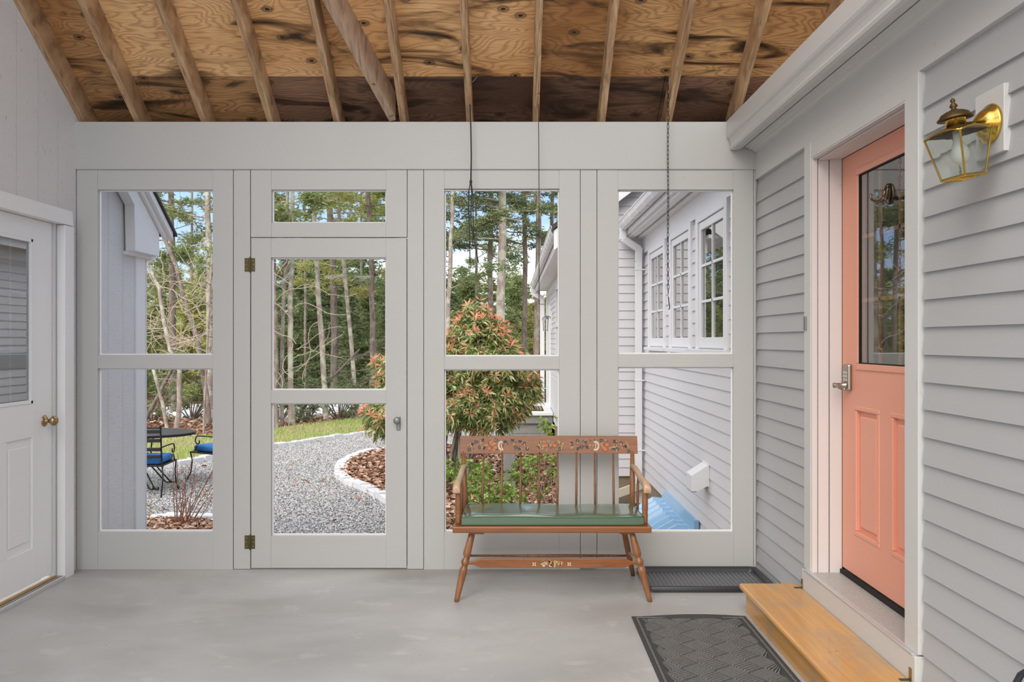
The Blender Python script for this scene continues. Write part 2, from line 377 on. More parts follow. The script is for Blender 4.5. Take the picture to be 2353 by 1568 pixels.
# screen door
d1=struct('door_1','white wooden screen door with two open lights and two brass hinges','door',(bX(577),WY,0))
bay(577.2,934.6,623,887,547.5,592,897,927,1232,1305.5,par=d1); stops(623,887,592,897,d1); stops(623,887,927,1232,d1)
for yy in (609,1246):
    m=MB(); cx=bX(575.5); cz=bZ(yy); h=.041
    m.box(cx-.034,cx-.003,WY-.003,WY+.002,cz-h,cz+h); m.box(cx+.003,cx+.029,WY-.003,WY+.002,cz-h,cz+h)
    hg=m.build('hinge',M['hinge'],d1,bevel=.001,label='tarnished brass butt hinge')
    MB().lathe([(.002,-h-.006),(.005,-h-.002),(.0055,-h),(.0055,h),(.005,h+.002),(.002,h+.007)],(cx,WY-.005,cz),n=10).build('hinge_pin',M['hinge'],hg,smooth=True)
    m=MB()
    for sx in (-.024,-.02,-.024):pass
    for sx,sz in ((-.022,.026),(-.026,0),(-.022,-.026),(.018,.026),(.022,0),(.018,-.026)):
        m.lathe([(.0035,0),(.0035,.0012),(.001,.0018)],(cx+sx,WY-.003,cz+sz),(0,-1,0),8)
    m.build('screw_heads',M['galv'],hg)
lx,lz=bX(916),bZ(968)
lt=MB().box(lx-.012,lx+.012,WY-.008,WY+.002,lz-.056,lz+.03).build('latch_plate',M['galv'],d1,bevel=.004,label='small grey metal latch with round thumb knob')
MB().lathe([(.0065,0),(.0065,.018),(.017,.02),(.0205,.026),(.0205,.033),(.015,.037),(.002,.038)],(lx-.006,WY-.006,lz+.005),(0,-1,0),20).build('latch_knob',M['galv'],lt,smooth=True)
# ------------------------------------------------ left wall: vertical grooved siding, board by board
SL=.717
def roofz(Y): return 2.949+(WY-Y)*SL
wl=struct('wall_left','pale grey vertical board siding on the left side','wall',(FX,3,0))
ys=[4.93+.1975*k for k in range(-22,4)]
DY0,DY1=3.775,4.70
for a in ys:
    b=min(a+.1975,5.70)
    if b-a<.03: continue
    a2,b2=a+.002,b-.002
    z0=-.5 if a>4.95 else -.01
    if b>DY0+.02 and a<DY1-.005: z0=2.10
    ta,tb=roofz(a2)+.005,roofz(b2)+.005
    if a>4.9: ta-=.02; tb-=.02
    MB().prism([(a2,z0),(b2,z0),(b2,tb),(a2,ta)],FX-.03,FX,'x').build('siding_board',M['siding'],wl)
MB().prism([(.55,2.08),(5.70,2.08),(5.70,roofz(5.7)-.02),(.55,roofz(.55))],FX-.05,FX-.012,'x').build('groove_backing',M['siding'],wl)
MB().box(FX-.05,FX-.012,DY1,5.70,-.5,2.08).build('groove_backing',M['siding'],wl)
MB().box(FX-.05,FX-.012,.55,DY0,0,2.08).build('groove_backing',M['siding'],wl)
MB().box(FX-.03,FX+.012,5.70,5.835,-.5,roofz(5.7)-.25).build('corner_board',M['extwhite'],wl,bevel=.002,label='white vertical corner board outside the first bay')
MB().box(-5.2,FX+.012,5.835,5.86,-.5,2.0).build('end_wall',M['siding'],wl)
# raking gable trim of the left building (rake frieze, return box, crown, roof edge)
gt=struct('trim_1','white gable rake trim boxed at its lower end above the left outside corner','trim',(FX,5.7,2))
gx=FX+.012
RP=lambda Y,dz:(Y,roofz(Y)+dz)
MB().prism([RP(5.17,-.19),RP(5.52,-.19),(5.535,2.02),(5.91,2.02),(5.91,roofz(5.91)-.02),RP(5.17,-.02)],gx,gx+.07,'x').build('rake_board',M['extwhite'],gt,bevel=.003)
MB().prism([RP(5.17,-.055),RP(5.97,-.055),RP(5.97,-.005),RP(5.17,-.005)],gx+.07,gx+.095,'x').build('rake_molding',M['extwhite'],gt,bevel=.004)
MB().prism([RP(5.17,-.015),RP(6.02,-.015),RP(6.02,.045),RP(5.17,.045)],gx+.07,gx+.125,'x').build('crown_strip',M['extwhite'],gt,bevel=.006)
MB().prism([RP(1.9,.02),RP(6.05,.02),RP(6.05,.04),RP(1.9,.04)],-5.4,FX+.0,'x').build('roof_deck',M['shingle'],gt)
MB().prism([RP(5.17,.045),RP(6.06,.045),RP(6.06,.065),RP(5.17,.065)],-5.4,gx+.14,'x').build('shingle_edge',M['shingle'],gt)
MB().box(-5.2,gx+.02,5.53,5.96,1.995,2.02).build('soffit_return',M['extwhite'],gt)
# left door
d2=struct('door_2','white panelled door with glazed top in the left wall','door',(FX,4.3,0))
dX=FX-.028
m=MB()
for (a,b,c,e) in ((DY0+.01,3.97,.045,2.085),(4.50,DY1-.008,.045,2.085),(3.97,4.50,1.97,2.085),(3.97,4.50,.862,1.05),(3.97,4.50,.045,.24),(4.20,4.27,.24,.862)):
    m.box(dX-.02,dX+.018,a,b,c,e)
m.box(dX-.02,dX+.006,3.97,4.50,.24,.862)
m.build('door_slab',M['whitedoor'],d2,bevel=.002)
for a,b in ((3.995,4.175),(4.295,4.475)):
    MB().box(dX+.004,dX+.014,a,b,.285,.818).build('raised_panel',M['whitedoor'],d2,bevel=.008)
MB().box(dX+.004,dX+.008,3.96,4.51,1.04,1.98).build('pane',M['glasswhite'],d2)
MB().box(dX-.015,dX-.012,3.96,4.51,1.04,1.98).build('dim_room_sheet',M['room'],d2)  # thin sheet behind the pane, painted as a dim room
m=MB()
for y0,y1,z0,z1 in ((3.97,3.99,1.05,1.97),(4.48,4.50,1.05,1.97),(3.97,4.50,1.05,1.07),(3.97,4.50,1.95,1.97)):
    m.box(dX-.005,dX+.022,y0,y1,z0,z1)
m.build('glazing_bead',M['whitedoor'],d2,bevel=.003)
for yy in (4.14,4.325): MB().box(dX-.004,dX+.001,yy-.006,yy+.006,1.06,1.96).build('muntin',M['whitedoor'],d2)
for zz in (1.36,1.665): MB().box(dX-.004,dX+.0012,3.98,4.49,zz-.006,zz+.006).build('muntin',M['whitedoor'],d2)
kz,ky=.942,4.615
MB().lathe([(.001,0),(.032,0),(.033,.004),(.026,.009),(.012,.013),(.011,.034),(.020,.04),(.0285,.05),(.029,.06),(.022,.07),(.004,.073)],(dX+.016,ky,kz),(1,0,0),24).build('door_knob',M['knob'],d2,smooth=True,label='round satin brass knob')
MB().box(dX-.05,dX+.03,DY1-.006,DY1+.012,0,2.09).build('door_jamb',M['trim'],d2,bevel=.001)
MB().box(dX-.05,dX+.03,DY0-.012,DY0+.006,0,2.09).build('door_jamb',M['trim'],d2,bevel=.001)
MB().box(FX-.005,FX+.045,4.728,4.828,0.0,2.083).build('casing',M['whitedoor'],d2,bevel=.002)
MB().box(FX-.005,FX+.045,3.64,3.75,0,2.083).build('casing',M['whitedoor'],d2,bevel=.002)
MB().prism([(3.62,2.086),(4.815,2.086),(4.80,2.172),(3.64,2.172)],FX-.005,FX+.05,'x').build('head_casing',M['whitedoor'],d2,bevel=.002)
th=MB().box(dX-.02,FX+.05,DY0,4.725,0,.022).build('threshold',M['alu'],d2,bevel=.002)
MB().box(FX-.006,FX+.01,DY0,4.70,.0225,.031).build('threshold_strip',M['gold'],th)
for q in (FX-.012,FX+.014,FX+.03): MB().box(q,q+.003,DY0,4.72,.022,.0235).build('threshold_groove',M['dark'],th)
# ------------------------------------------------ right wall: clapboards, frieze, door surround
wr=struct('wall_right','grey horizontal clapboard wall of the house on the right','wall',(RX,3,0))
LAP=.0995; Z0=.853-LAP*10
WX=RX+.022
def claps(par,seg,z_lo,z_hi,mat='clap',plane=WX,axis='y',sgn=-1,th=.017):
    a,b=seg; m=MB()
    if axis=='y': m.prism([(plane+sgn*th,0),(plane+sgn*.004,LAP+.012),(plane+.012*-sgn*.5,LAP+.012),(plane+.012*-sgn*.5,0)],a,b,'y')
    else: m.prism([(plane+sgn*th,0),(plane+sgn*.004,LAP+.012),(plane+.006,LAP+.012),(plane+.006,0)],a,b,'x')
    me=m.mesh('clapboard',M[mat]); bm_fix(me)
    for k in range(-12,60):
        z=Z0+k*LAP
        if z+LAP<z_lo+.01 or z>z_hi-.02: continue
        if z<z_lo-.02: continue
        link('clapboard',me,par,loc=(0,0,z))
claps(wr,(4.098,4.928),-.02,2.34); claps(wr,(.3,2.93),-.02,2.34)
MB().box(WX,WX+.1,.3,3.02,-.5,2.75).build('wall_sheathing',M['clap'],wr)
MB().box(WX,WX+.1,4.02,9.2,-.14,2.75).build('wall_sheathing',M['clap'],wr)
MB().box(WX,WX+.1,3.02,4.02,2.33,2.75).build('wall_sheathing',M['clap'],wr)
MB().box(WX-.01,WX+.1,.3,4.93,-.1,.03).build('sill_band',M['clap'],wr)
MB().box(RX,WX+.01,.3,4.928,2.388,2.58).build('frieze_board',M['trim'],wr,bevel=.002,label='smooth white frieze board under the cornice')
cb=struct('trim_2','white box cornice with crown profile running along the top of the right wall','trim',(1.4,3,2.6))
MB().prism([(1.311,2.654),(1.311,2.744),(1.33,2.752),(1.40,2.752),(1.40,2.654)],.3,4.91).build('fascia',M['trim'],cb,bevel=.001)
MB().prism([(1.309,2.652),(1.3135,2.640),(1.324,2.628),(1.331,2.61),(1.333,2.592),(1.328,2.578),(1.333,2.566),(1.352,2.563),(1.392,2.568),(1.392,2.652)],.3,4.91).build('crown_molding',M['trim'],cb)
MB().prism([(1.385,2.572),(1.397,2.572),(1.397,2.63),(1.385,2.63)],.3,4.91).build('cornice_lip',M['trim'],cb)
MB().box(1.392,1.43,.3,4.91,2.622,2.63).build('cornice_gap',M['dark'],cb)  # black filler, shade of the deep groove put into its colour
MB().prism([(1.418,2.63),(1.418,2.583),(1.437,2.579),(1.447,2.569),(1.462,2.566),(1.470,2.556),(RX+.002,2.551),(RX+.002,2.63)],.3,4.91).build('bed_molding',M['trim'],cb)
MB().box(1.335,1.6,.3,4.91,2.631,2.74).build('cornice_core',M['dark'],cb)
# coral door + surround
d3=struct('door_3','coral painted house door with nine pane window and two lower panels','door',(1.64,3.5,.28))
OY0,OY1=3.04,4.005
MB().box(RX-.004,WX+.01,4.007,4.094,.25,2.388).build('casing',M['trim'],d3,bevel=.002)
MB().box(RX-.004,WX+.01,2.944,3.04,.25,2.388).build('casing',M['trim'],d3,bevel=.002)
MB().box(RX-.002,WX+.01,3.04,4.007,2.31,2.388).build('head_casing',M['trim'],d3,bevel=.002)
DXF=1.637
for a,b,s in ((RX-.004,1.515,.0),(1.517,1.572,.006),(1.574,DXF+.0,.0)):
    MB().box(a+.003,b,3.992+s*.5,4.006,.25,2.31).build('jamb_board',M['jamb'],d3,bevel=.0015)
    MB().box(a+.003,b,3.041,3.052,.25,2.31).build('jamb_board',M['jamb'],d3,bevel=.0015)
    MB().box(a+.003,b,3.053,3.990,2.303-s,2.309).build('jamb_board',M['jamb'],d3,bevel=.0015)
DY_a,DY_b=3.075,3.987
zb,zt=.283,2.300
gy0,gy1=3.235,3.797   # glass
gz0,gz1=1.293,2.185
pz0,pz1=.475,1.092
ym=(DY_a+DY_b)/2
m=MB(); T=.045
yl0,yl1=3.585,3.846; yr0,yr1=3.216,3.477
for (a,b,c,e) in ((DY_a,yr0,zb,zt),(yl1,DY_b,zb,zt),(yr0,yl1,gz1,zt),(yr0,yl1,pz1,gz0),(yr0,yl1,zb,pz0),(yr1,yl0,pz0,pz1),(yl1-.05,yl1,gz0,gz1),(yr0,gy0-.0,gz0,gz1)):
    m.box(DXF,DXF+T,a,b,c,e)
for a,b in ((yl0,yl1),(yr0,yr1)): m.box(DXF+.016,DXF+T,a,b,pz0,pz1)
m.build('door_slab',M['coral'],d3)
for a,b in ((yl0,yl1),(yr0,yr1)):
    m=MB()
    fr=[(a,b,pz0,pz0+.022),(a,b,pz1-.022,pz1),(a,a+.022,pz0+.022,pz1-.022),(b-.022,b,pz0+.022,pz1-.022)]
    for q in fr: m.box(DXF-.004,DXF+.018,*q)
    m.build('panel_molding',M['coral'],d3,bevel=.004)
    MB().box(DXF+.005,DXF+.02,a+.045,b-.045,pz0+.045,pz1-.045).build('raised_panel',M['coral'],d3,bevel=.009)
m=MB()
for q in ((gy0-.03,gy1+.03,gz0-.03,gz0),(gy0-.03,gy1+.03,gz1,gz1+.03),(gy0-.03,gy0,gz0,gz1),(gy1,gy1+.03,gz0,gz1)): m.box(DXF-.007,DXF+.012,*q)
m.build('window_molding',M['coral'],d3,bevel=.004)
m=MB()
for q in ((gy0,gy1,gz0,gz0+.006),(gy0,gy1,gz1-.006,gz1),(gy0,gy0+.006,gz0,gz1),(gy1-.006,gy1,gz0,gz1)): m.box(DXF-.002,DXF+.012,*q)
m.build('glazing_seal',M['dark'],d3)
MB().box(DXF+.004,DXF+.008,gy0,gy1,gz0,gz1).build('pane',M['glassdoor'],d3)
MB().box(DXF+.032,DXF+.036,gy0-.03,gy1+.04,gz0-.03,gz1+.03).build('dim_room_sheet',M['room'],d3)  # flat sheet whose colour stands for the dim room
for k in (1,2):
    yy=gy0+(gy1-gy0)*k/3; MB().box(DXF+.013,DXF+.022,yy-.009,yy+.009,gz0,gz1).build('muntin',M['coral'],d3)
    zz=gz0+(gz1-gz0)*k/3; MB().box(DXF+.013,DXF+.0222,gy0,gy1,zz-.009,zz+.009).build('muntin',M['coral'],d3)
MB().box(DXF+T,DXF+T+.02,2.9,4.15,.0,2.5).build('door_backing',M['dark'],d3)  # added dark sheet, stops daylight leaking round the door edge
MB().box(RX-.016,RX+.03,2.944,4.093,0,.243).build('riser_board',M['trim'],d3,bevel=.003,label='white scuffed board below the threshold')
m=MB().box(RX-.02,DXF+.05,2.96,4.06,.243,.25)
th=m.build('threshold',M['alu'],d3,bevel=.002,label='ribbed metal threshold')
rib=MB()
for k in range(17):
    q=RX+.0+k*.0085; rib.box(q,q+.0045,3.04,3.99,.25,.2525)
rib.build('threshold_ribs',M['alu'],th,kind='stuff')
MB().box(DXF-.012,DXF+.002,3.06,3.99,.252,.272).build('door_sweep',M['dark'],d3)
# keypad lock
ly=3.905; lk=MB().box(DXF-.022,DXF,ly-.034,ly+.034,1.158,1.288).build('keypad_lock',M['nickel'],d3,bevel=.009,label='satin nickel keypad lock with lever')
for r in range(3):
    for c in range(4):
        yy=ly+.018-.012*c; zz=1.252-.018*r-.004
        MB().box(DXF-.0245,DXF-.021,yy-.004,yy+.004,zz-.005,zz+.005).build('key_button',M['keys'],lk)
MB().lathe([(.017,0),(.019,.006),(.012,.012),(.011,.05),(.013,.052),(.013,.06)],(DXF-.018,ly,1.185),(-1,0,0),18).build('lever_hub',M['nickel'],lk,smooth=True)
pts=[(DXF-.066,ly,1.185),(DXF-.070,ly-.02,1.184),(DXF-.068,ly-.045,1.178),(DXF-.060,ly-.065,1.170),(DXF-.056,ly-.085,1.170)]
MB().tube(pts,[.009,.009,.008,.007,.005],10).build('lever',M['nickel'],lk,smooth=True)
# strike keeper on casing
o=MB().box(RX-.012,RX-.003,4.055,4.082,1.455,1.525).build('strike_keeper',M['galv'],d3,bevel=.003,label='small grey metal door keeper')
# hook on glass
hk=thing('wreath_hook','bronze double hook with oval back stuck to the coral door glass','hook',(DXF-.002,3.50,2.04))
hm=MB(); hm.lathe([(.001,.014),(.020,.013),(.026,.007),(.028,.0),(.028,-.004)],(0,0,0),(-1,0,0),24); hm.xf(Matrix.Diagonal((1,.62,1.65,1)))
hm.build('back_plate',M['bronze'],hk,smooth=True,local=True)
for s in (-1,1):
    p=[(-.012,0,-.010),(-.020,s*.022,-.026),(-.030,s*.050,-.027),(-.038,s*.074,-.014),(-.040,s*.082,.004),(-.036,s*.078,.014)]
    MB().tube(p,[.009,.008,.0065,.0055,.005,.0055],10).build('hook_arm',M['bronze'],hk,smooth=True,local=True)
MB().tube([(-.012,0,-.025),(-.017,0,.0),(-.012,0,.028)],[.004,.007,.004],10).build('hook_ridge',M['bronze'],hk,smooth=True,local=True)
# ------------------------------------------------ ceiling: plywood sheets on rafters
ce=struct('ceiling','bare sloping plywood roof underside with exposed rafters','ceiling',(0,3.5,3.5))
def sheet(x0,x1,Ya,Yb,mat,dz=0):
    g=.002
    MB().prism([(Ya+g,roofz(Ya+g)+dz),(Yb-g,roofz(Yb-g)+dz),(Yb-g,roofz(Yb-g)+.013+dz),(Ya+g,roofz(Ya+g)+.013+dz)],x0+g,x1-g,'x').build('plywood_sheet',M[mat],ce)
RIDGE=2.2
XS=[FX-.03,-2.31,.13,2.57,4.2]
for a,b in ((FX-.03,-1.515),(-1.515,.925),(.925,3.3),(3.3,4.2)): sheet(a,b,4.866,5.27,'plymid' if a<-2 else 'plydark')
for a,b in zip(XS,XS[1:]):
    sheet(a,b,3.874,4.864,'ply' if -2.4<a<.1 else 'ply2'); sheet(a,b,2.88,3.872,'ply'); sheet(a,b,RIDGE,2.878,'ply')
MB().prism([(RIDGE,roofz(RIDGE)+.014),(5.28,roofz(5.28)+.014),(5.28,roofz(5.28)+.04),(RIDGE,roofz(RIDGE)+.04)],FX-.03,4.2,'x').build('roof_shingles',M['shingle'],ce)  # unseen layer above the sheets, added to block light
RW=.0385
for i in range(12):
    xc=1.785-.4095*i
    if i==11: xc=FX+RW/2+.001
    V=.172
    MB().prism([(RIDGE,roofz(RIDGE)-V),(4.985,roofz(4.985)-V),(5.24,roofz(5.24)-.06),(5.24,roofz(5.24)-.002),(RIDGE,roofz(RIDGE)-.002)],xc-RW/2,xc+RW/2,'x').build('rafter',M['rafter'],ce,bevel=.002)
# diagonal member running up from the sixth rafter foot towards the fifth
def slopept(x,Y,d): return Vector((x,Y,roofz(Y)-d))
p0=slopept(-.735,4.955,0); p1=slopept(-1.09,4.06,0)
dirv=(p1-p0); side=Vector((1,0,0)); side=(side-dirv.normalized()*side.dot(dirv.normalized())).normalized()*RW*.55
m=MB(); vs=[]
for p in (p0,p1):
    for s in (-1,1):
        vs.append(tuple(p+side*s-Vector((0,0,.176)))); vs.append(tuple(p+side*s-Vector((0,0,.003))))
m.add(vs,[(0,2,3,1),(4,5,7,6),(0,1,5,4),(2,6,7,3),(0,4,6,2),(1,3,7,5)])
m.build('diagonal_brace',M['brace'],ce,bevel=.002,label='paler diagonal timber between two rafters')
MB().box(FX,1.5,5.245,5.265,2.62,2.735).build('eave_fascia',M['extwhite'],ce)
MB().box(FX,1.5,4.99,5.245,2.60,2.62).build('eave_soffit',M['extwhite'],ce)

# ================================================================== outside shell of the house
ho=struct('wall_outside','grey clapboard house wing seen outside through the right bays','wall',(1.5,7,0))
OWX=RX+.022
wins=[(7.81,8.765),(6.68,7.59),(5.55,6.49)]
segs=[(4.99,5.55),(6.49,6.68),(7.59,7.81),(8.765,9.2)]
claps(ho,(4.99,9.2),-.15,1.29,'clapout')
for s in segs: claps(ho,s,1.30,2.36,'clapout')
MB().box(RX+.002,OWX,4.99,9.2,2.395,2.57).build('frieze_board',M['extwhite'],ho)
MB().box(OWX+.012,OWX+.1,4.99,9.2,-1.2,-.14).build('foundation',M['concretewall'],ho,label='stained concrete foundation')
FY=9.2
def wedge(m,x0,x1,z,th=.017):
    m.prism([(FY-th,z),(FY-.004,z+LAP+.012),(FY+.006,z+LAP+.012),(FY+.006,z)],x0,x1,'x')
GL=.8
for k in range(-12,60):
    z=Z0+k*LAP
    if z<-.16 or z>4.6: continue
    x0=GL if z<2.6 else max(GL,.5+(z+LAP-2.60)/.75)
    x1=1.53 if z<2.75 else 4.6
    if x1-x0<.05: continue
    m=MB(); wedge(m,x0,x1,z); m.build('clapboard',M['clapout'],ho)
MB().box(GL,1.6,FY+.004,FY+.1,-.14,2.9).build('wall_sheathing',M['clapout'],ho)
MB().prism([(GL,2.9),(4.6,2.9),(4.6,5.6),(.5,2.6)],FY+.004,FY+.1,'y').build('gable_sheathing',M['clapout'],ho)
MB().box(GL+.02,1.6,FY+.015,FY+.1,-1.2,-.14).build('foundation',M['concretewall'],ho)
# side wall further back (faces left)
far=[(9.2,13.3),(14.45,16.75),(17.75,18.6)]
for s in far: claps(ho,s,-.15,2.45,'clapout',GL+.014)
claps(ho,(13.3,14.45),-.15,.95,'clapout',GL+.014)
MB().box(GL+.01,GL+.1,FY+.05,18.6,-.14,2.6).build('wall_sheathing',M['clapout'],ho)
MB().box(GL+.03,GL+.1,FY+.1,18.6,-1.2,-.14).build('foundation',M['concretewall'],ho)
MB().box(GL-.015,GL+.05,18.5,18.62,-.14,2.5).build('corner_board',M['extwhite'],ho)
MB().box(GL-.012,GL+.05,FY-.02,18.5,2.40,2.58).build('frieze_board',M['extwhite'],ho)
# roofs
rf=struct('roof_outside','dark shingled house roof with white eaves seen outside','roof',(2,8,3))
MB().prism([(.45,2.64),(4.6,2.64+4.15*.75),(4.6,2.70+4.15*.75),(.45,2.70)],9.0,18.8,'y').build('roof_shingles',M['shingle'],rf)
MB().prism([(.47,2.42),(.47,2.64),(4.6,2.64+4.13*.75),(4.6,2.42+4.13*.75)],9.02,9.06,'y').build('rake_board',M['extwhite'],rf)
MB().prism([(.47,2.60),(.47,2.64),(4.6,2.64+4.13*.75),(4.6,2.60+4.13*.75)],9.06,9.2,'y').build('rake_soffit',M['extwhite'],rf)
MB().box(.55,GL,9.06,18.75,2.56,2.60).build('soffit',M['extwhite'],rf)
MB().box(.53,.56,9.06,18.75,2.52,2.66).build('fascia',M['extwhite'],rf)
MB().prism([(1.27,2.70),(4.6,2.70+3.33*.75),(4.6,2.76+3.33*.75),(1.27,2.76)],5.15,9.19,'y').build('roof_shingles',M['shingle'],rf)
MB().box(1.295,1.33,5.0,9.19,2.60,2.73).build('fascia',M['extwhite'],rf)
MB().box(1.33,1.40,5.0,9.19,2.575,2.60).build('soffit',M['extwhite'],rf)
MB().box(1.43,RX+.01,5.0,9.19,2.57,2.60).build('bed_molding',M['extwhite'],rf,bevel=.006)
MB().box(1.39,1.44,5.0,9.19,2.60,2.61).build('soffit_vent',M['dark'],rf)
m=MB()
for k in range(100):
    q=5.0+k*.042; m.box(1.402,1.43,q,q+.02,2.592,2.598)
m.build('vent_slats',M['extwhite'],rf,kind='stuff')
# gutters
def gutter(x,y0,y1,z,label,step):
    g=thing('gutter',label,'gutter',(x,y0,z))
    prof=[(x,z+.0),(x+.012,z-.05),(x+.035,z-.085),(x+.085,z-.085),(x+.095,z),(x+.088,z),(x+.080,z-.078),(x+.038,z-.078),(x+.018,z-.048),(x+.008,z)]
    MB().prism(prof,y0,y1,'y').build('trough',M['extwhite'],g)
    MB().tube([(x+.003,y0,z),(x+.003,y1,z)],.009,8).build('rolled_lip',M['extwhite'],g)
    MB().prism([(p[0]+(-.002 if i<3 else .0),p[1]-.001) for i,p in enumerate(prof[:5])],y1-.004,y1,'y').build('end_cap',M['extwhite'],g); MB().prism(prof[:5],y0,y0+.004,'y').build('end_cap',M['extwhite'],g)
    y=y0+.15
    while y<y1-.1:
        q=[(x-.004,z+.008),(x+.008,z-.054),(x+.033,z-.090),(x+.088,z-.090),(x+.088,z-.085),(x+.035,z-.085),(x+.012,z-.05),(x,z+.008)]
        MB().prism(q,y,y+.018,'y').build('joint_band',M['extwhite'],g); y+=step
    return g
gutter(1.195,5.18,9.12,2.735,'white gutter along the near house eave above the three casement windows',.42)
gutter(.43,9.1,18.75,2.70,'white gutter on the far house wing beside the pines',.45)
def spout(pts,w,d,label,clipz,wallx):
    t=thing('downspout',label,'downspout',pts[-1])
    m=MB(); P=[Vector(p) for p in pts]
    for a,b in zip(P,P[1:]):
        dv=(b-a).normalized(); u=Vector((0,1,0)); 
        if abs(dv.dot(u))>.9: u=Vector((1,0,0))
        v=dv.cross(u).normalized(); u=v.cross(dv).normalized(); a2=a-dv*.012; b2=b+dv*.012
        vs=[]
        for p in (a2,b2):
            for su,sv in ((-1,-1),(1,-1),(1,1),(-1,1)): vs.append(tuple(p+u*su*w/2+v*sv*d/2))
        m.add(vs,[(0,1,2,3),(7,6,5,4),(0,4,5,1),(1,5,6,2),(2,6,7,3),(3,7,4,0)])
    m.build('pipe',M['extwhite'],t,bevel=.006)
    for z in clipz:
        c=P[-1]; MB().box(c.x-d/2-.006,wallx,c.y-w/2-.006,c.y+w/2+.006,z,z+.012).build('strap',M['extwhite'],t)
    return t
spout([(1.245,9.05,2.66),(1.245,9.05,2.55),(1.43,9.08,2.44),(1.43,9.10,2.30),(1.43,9.10,-.42)],.06,.075,'white downspout in the inside corner left of the three casement windows',(2.2,.95,.16),RX+.02)
spout([(.48,18.55,2.62),(.48,18.6,2.50),(.70,18.62,2.38),(.70,18.62,2.25),(.70,18.62,-.3)],.09,.10,'white downspout at the far corner of the house wing behind the stoop',(1.9,.3),GL+.02)
# casement windows in the near house wall
for i,(a,b) in enumerate(wins):
    wd=struct('window_%d'%(i+1),['white casement window furthest from the porch, next to the downspout','white casement window in the middle of the three','white casement window nearest the porch, largest in view'][i],'window',(RX,(a+b)/2,1.85))
    X0=RX-.012
    z0,z1=1.335,2.395
    m=MB(); cw=.075
    for q in ((a,a+cw,z0,z1),(b-cw,b,z0,z1),(a+cw,b-cw,z1-.055,z1)): m.box(X0,RX+.03,*q)
    m.build('window_casing',M['extwhite'],wd,bevel=.003)
    a1,b1=a+cw,b-cw; s0,s1=z0+.012,z1-.06
    m=MB(); sw=.062
    for q in ((a1+.006,a1+sw,s0,s1),(b1-sw,b1-.006,s0,s1),(a1+sw,b1-sw,s1-sw,s1),(a1+sw,b1-sw,s0,s0+sw*1.3)): m.box(X0+.012,RX+.035,*q)
    sh=m.build('sash',M['extwhite'],wd,bevel=.004)
    gy_0,gy_1,gz_0,gz_1=a1+sw,b1-sw,s0+sw*1.3,s1-sw
    MB().box(X0+.03,X0+.034,gy_0-.005,gy_1+.005,gz_0-.005,gz_1+.005).build('pane',M['glassdark'],wd)
    yy=(gy_0+gy_1)/2; MB().box(X0+.018,X0+.0305,yy-.010,yy+.010,gz_0,gz_1).build('muntin',M['extwhite'],sh)
    for k in (1,2):
        zz=gz_0+(gz_1-gz_0)*k/3; MB().box(X0+.018,X0+.0307,gy_0,gy_1,zz-.010,zz+.010).build('muntin',M['extwhite'],sh)
    MB().box(RX-.05,RX+.02,a-.03,b+.03,z0-.035,z0).build('sill',M['extwhite'],wd,bevel=.003)
# far wing: window, door, lantern, stoop
wd=struct('window_4','narrow white framed window on the far house wing','window',(GL,13.9,1.6))
m=MB()
for q in ((13.3,13.4,.95,2.4),(14.35,14.45,.95,2.4),(13.4,14.35,2.3,2.4),(13.4,14.35,.95,1.05),(13.4,14.35,1.64,1.70)): m.box(GL-.02,GL+.05,*q)
m.build('window_casing',M['extwhite'],wd,bevel=.004)
MB().box(GL,GL+.01,13.4,14.35,1.05,2.3).build('pane',M['glassdark'],wd)
dd=struct('door_4','white storm door with tall blue grey glass on the far wing above the stoop','door',(GL,17.25,0))
m=MB()
for q in ((16.75,16.87,0,2.15),(17.63,17.75,0,2.15),(16.87,17.63,2.02,2.15),(16.87,17.0,0,2.02),(17.5,17.63,0,2.02),(17.0,17.5,0,.45),(17.0,17.5,1.92,2.02)): m.box(GL-.03,GL+.04,*q)
m.build('door_frame',M['extwhite'],dd,bevel=.004)
MB().box(GL-.012,GL,17.0,17.5,.45,1.92).build('pane',plain('blue_grey_glass',(.12,.17,.27,1),.08),dd)
MB().tube([(GL-.07,17.56,.98),(GL-.07,17.56,1.12)],.012,8).build('handle',M['galv'],dd)
sl=thing('wall_lantern','small square glass lantern on the far house wing above the stoop','lamp',(GL-.02,16.1,1.75))
MB().box(GL-.02,GL+.0,16.02,16.18,1.62,1.98).build('mount_block',M['extwhite'],sl)
m=MB(); 
for sx in (-.05,.05):
    for sy in (-.05,.05): m.tube([(GL-.13+sx*.75,16.1+sy*.75,1.62),(GL-.13+sx,16.1+sy,1.84)],.006,6)
m.box(GL-.18,GL-.08,16.05,16.15,1.605,1.62); m.build('lantern_frame',M['galv'],sl)
MB().lathe([(.075,0),(.06,.03),(.02,.06),(.012,.09),(.002,.11)],(GL-.13,16.1,1.84),n=12).build('lantern_cap',M['galv'],sl)
MB().tube([(GL-.01,16.1,1.86),(GL-.08,16.1,1.9),(GL-.13,16.1,1.88)],.01,6).build('lantern_arm',M['galv'],sl)
st=thing('stoop','grey granite block stoop with white top slab beside the far house wing','steps',(.3,16.3,-.6))
MB().box(-.15,GL-.01,15.5,17.9,-.04,.03).build('top_slab',M['extwhite'],st,bevel=.01,label='white painted top slab')
MB().box(-.08,GL-.01,15.56,17.85,-.2,-.042).build('granite_block',M['granite2'],st,bevel=.01)
MB().box(-.02,GL-.03,15.62,17.8,-.40,-.202).build('granite_block',M['granite2'],st,bevel=.01)
MB().box(-.08,GL-.01,15.58,17.85,-.62,-.402).build('granite_block',M['granite2'],st,bevel=.01)
sp2=tag(MB().box(-.45,.62,13.9,14.5,-.60,-.42).build('granite_step',M['granite2'],bevel=.02),'rough speckled grey granite step slab in front of the stoop','step')
